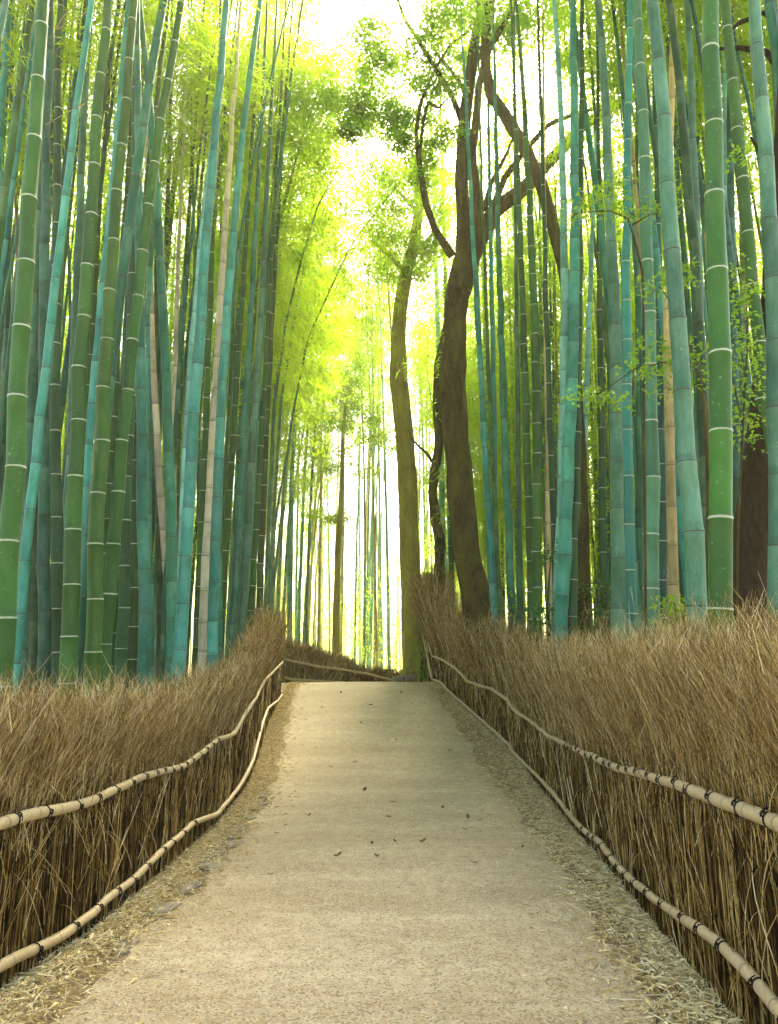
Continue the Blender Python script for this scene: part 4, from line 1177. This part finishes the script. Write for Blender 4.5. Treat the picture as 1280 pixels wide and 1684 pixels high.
def fallen():
    g = np.random.default_rng(8)
    spots = [(594, 1190), (640, 1345), (612, 1388), (650, 1385), (556, 1408), (620, 1410), (545, 1262), (508, 1342), (530, 1165), (575, 1210), (700, 1262), (652, 1218), (647, 1320), (770, 1345), (790, 1350), (765, 1365), (860, 1395), (695, 1385), (635, 1150), (610, 1160), (560, 1140), (680, 1175), (715, 1200), (740, 1235), (500, 1280), (520, 1230), (600, 1300), (780, 1420), (660, 1140), (728, 1330), (470, 1358), (445, 1440), (585, 1255), (690, 1215)]
    q = np.linspace(-1, 1, 9)
    me = []
    for v in range(3):
        L, W = .055, .017 + .005 * v
        w = W * np.sqrt(np.clip(1 - q ** 2, 0, 1)) * (1 - .25 * q)
        z = .012 * q ** 2 * (1 + v * .6)
        top = np.concatenate([np.stack([q * L, w, z + .006], 1), np.stack([q * L, 0 * q, z], 1), np.stack([q * L, -w, z + .007], 1)])
        Q = []
        for r in range(2):
            for i in range(8): Q.append((r * 9 + i, r * 9 + i + 1, (r + 1) * 9 + i + 1, (r + 1) * 9 + i))
        V = np.concatenate([top, top + [0, 0, .002]])
        Q = np.array(Q); Q = np.concatenate([Q[:, ::-1], Q + 27])
        me.append(np_mesh('fallen_leaf', V, Q, [M['fleaf']], smooth=True))
    for i, (x, y) in enumerate(spots):
        Yb = 3.0
        while True:      # march to the path surface
            p = at(x, y, Yb)
            if p.z <= float(ground(p.x, Yb)) + .03 or Yb > 21: break
            Yb += .03
        o = link('fallen_leaf', me[i % 3], None, (p.x, Yb, float(ground(p.x, Yb)) + .036))
        o.rotation_euler = (g.normal(0, .15), g.normal(0, .15), g.uniform(0, 6.28)); s = g.uniform(.45, .95); o.scale = (s, s, s)
        tag(o, 'small dark leaf fallen on the bare middle of the path', 'leaf', 'fallen leaves on the path')
fallen()

def stones():
    g = np.random.default_rng(14)
    def slab(rx, ry, rz, sd):
        h = np.random.default_rng(sd)
        a = np.arange(11) * 2 * PI / 11
        r = 1 + h.normal(0, .12, 11)
        rings = []
        for f, zz in ((.96, -.6), (1, .1), (.93, .75), (.6, 1.0)):
            rings.append(np.stack([np.cos(a) * r * rx * f, np.sin(a) * r * ry * f, np.full(11, zz * rz) + h.normal(0, rz * .06, 11)], 1))
        V = np.concatenate(rings + [np.array([[0, 0, rz]])])
        k = np.arange(3)[:, None] * 11; j = np.arange(11)[None]
        Q = np.stack([k + j, k + (j + 1) % 11, k + 11 + (j + 1) % 11, k + 11 + j], -1).reshape(-1, 4)
        jj = np.arange(11)
        T = np.stack([33 + jj, 33 + (jj + 1) % 11, np.full(11, 44)], 1)
        return np_mesh('edging_stone', V, [Q, T], [M['stone']], smooth=True)
    for i, y in enumerate(np.linspace(5.4, 11.2, 13)):
        x = EL(y) + g.uniform(-.10, -.03)
        o = link('edging_stone', slab(g.uniform(.05, .10), g.uniform(.09, .2), .014, 40 + i), None, (x, y + g.normal(0, .08), float(ground(x, y)) + .014))
        o.rotation_euler = (0, 0, g.normal(0, .4))
        tag(o, 'flat pale stone half buried along the left edge of the asphalt', 'stone', 'edging stones left of the path')
    for (x, y, Y, r, lb) in [(672, 1113, 22.4, .2, 'pale flat rock at the foot of the mossy trunk'), (655, 1117, 22.2, .15, 'smaller rock left of the pale flat one at the trunk foot')]:
        p = at(x, y, Y); o = link('rock', slab(r, r * .7, .1, 90), None, (p.x, Y, p.z - .02)); tag(o, lb, 'rock')
stones()

# ------------------------------------------------------------------ air
def haze():
    x, y0, y1, z0, z1 = 140, -60, 200, -4, 28
    V = [(-x, y0, z0), (x, y0, z0), (x, y1, z0), (-x, y1, z0), (-x, y0, z1), (x, y0, z1), (x, y1, z1), (-x, y1, z1)]
    F = [(0, 3, 2, 1), (4, 5, 6, 7), (0, 1, 5, 4), (1, 2, 6, 5), (2, 3, 7, 6), (3, 0, 4, 7)]
    m = bpy.data.materials.new('haze_air'); m.use_nodes = True
    t = m.node_tree; t.nodes.clear()
    o = t.nodes.new('ShaderNodeOutputMaterial'); v = t.nodes.new('ShaderNodeVolumePrincipled')
    v.inputs['Color'].default_value = (1, .94, .52, 1); v.inputs['Density'].default_value = HAZE; v.inputs['Anisotropy'].default_value = .4
    t.links.new(v.outputs[0], o.inputs['Volume'])
    ob = link('haze', np_mesh('haze', V, np.array(F), [m])); tag(ob, 'pale sunlit air', 'haze', kind='stuff')
HAZE = .002
haze()

# ------------------------------------------------------------------ light, sky, camera
SUN_EL, SUN_AZ = 44.0, 13.0      # the sun stands ahead and to the right, behind the grove
w = bpy.data.worlds.new('World'); scn.world = w; w.use_nodes = True
nt = w.node_tree; bg = nt.nodes['Background']
sky = nt.nodes.new('ShaderNodeTexSky'); sky.sky_type = 'NISHITA'; sky.sun_disc = False
sky.sun_elevation = math.radians(SUN_EL); sky.sun_rotation = math.radians(SUN_AZ)
sky.air_density = 1.0; sky.dust_density = 4.0; sky.ozone_density = 1.0
nt.links.new(sky.outputs[0], bg.inputs[0]); bg.inputs[1].default_value = .13

sl = bpy.data.lights.new('sun', 'SUN'); sl.energy = 5.0; sl.angle = math.radians(16); sl.color = (1, .90, .68)
so = bpy.data.objects.new('sun', sl); col.objects.link(so)
az, el = math.radians(SUN_AZ), math.radians(SUN_EL)
to_sun = Vector((math.sin(az) * math.cos(el), math.cos(az) * math.cos(el), math.sin(el)))
so.rotation_euler = to_sun.to_track_quat('Z', 'Y').to_euler()
so.location = to_sun * 40

cam = bpy.data.cameras.new('camera'); co = bpy.data.objects.new('camera', cam); col.objects.link(co)
cam.sensor_fit = 'HORIZONTAL'; cam.sensor_width = 36; cam.lens = 36 * FPX / 1280
cam.clip_start = .05; cam.clip_end = 1000
co.location = (0, 0, CAMZ); co.rotation_euler = (PI / 2 + TH, 0, 0)
scn.camera = co

scn.view_settings.view_transform = 'Standard'; scn.view_settings.look = 'None'
scn.view_settings.exposure = 2.85; scn.view_settings.gamma = 1
scn.render.engine = 'CYCLES'
cy = scn.cycles
cy.max_bounces = 8; cy.diffuse_bounces = 3; cy.glossy_bounces = 2; cy.transmission_bounces = 5; cy.volume_bounces = 0; cy.transparent_max_bounces = 4
cy.use_denoising = True
cy.use_adaptive_sampling = True; cy.adaptive_threshold = .035
cy.sample_clamp_indirect = 8
cy.caustics_reflective = False; cy.caustics_refractive = False
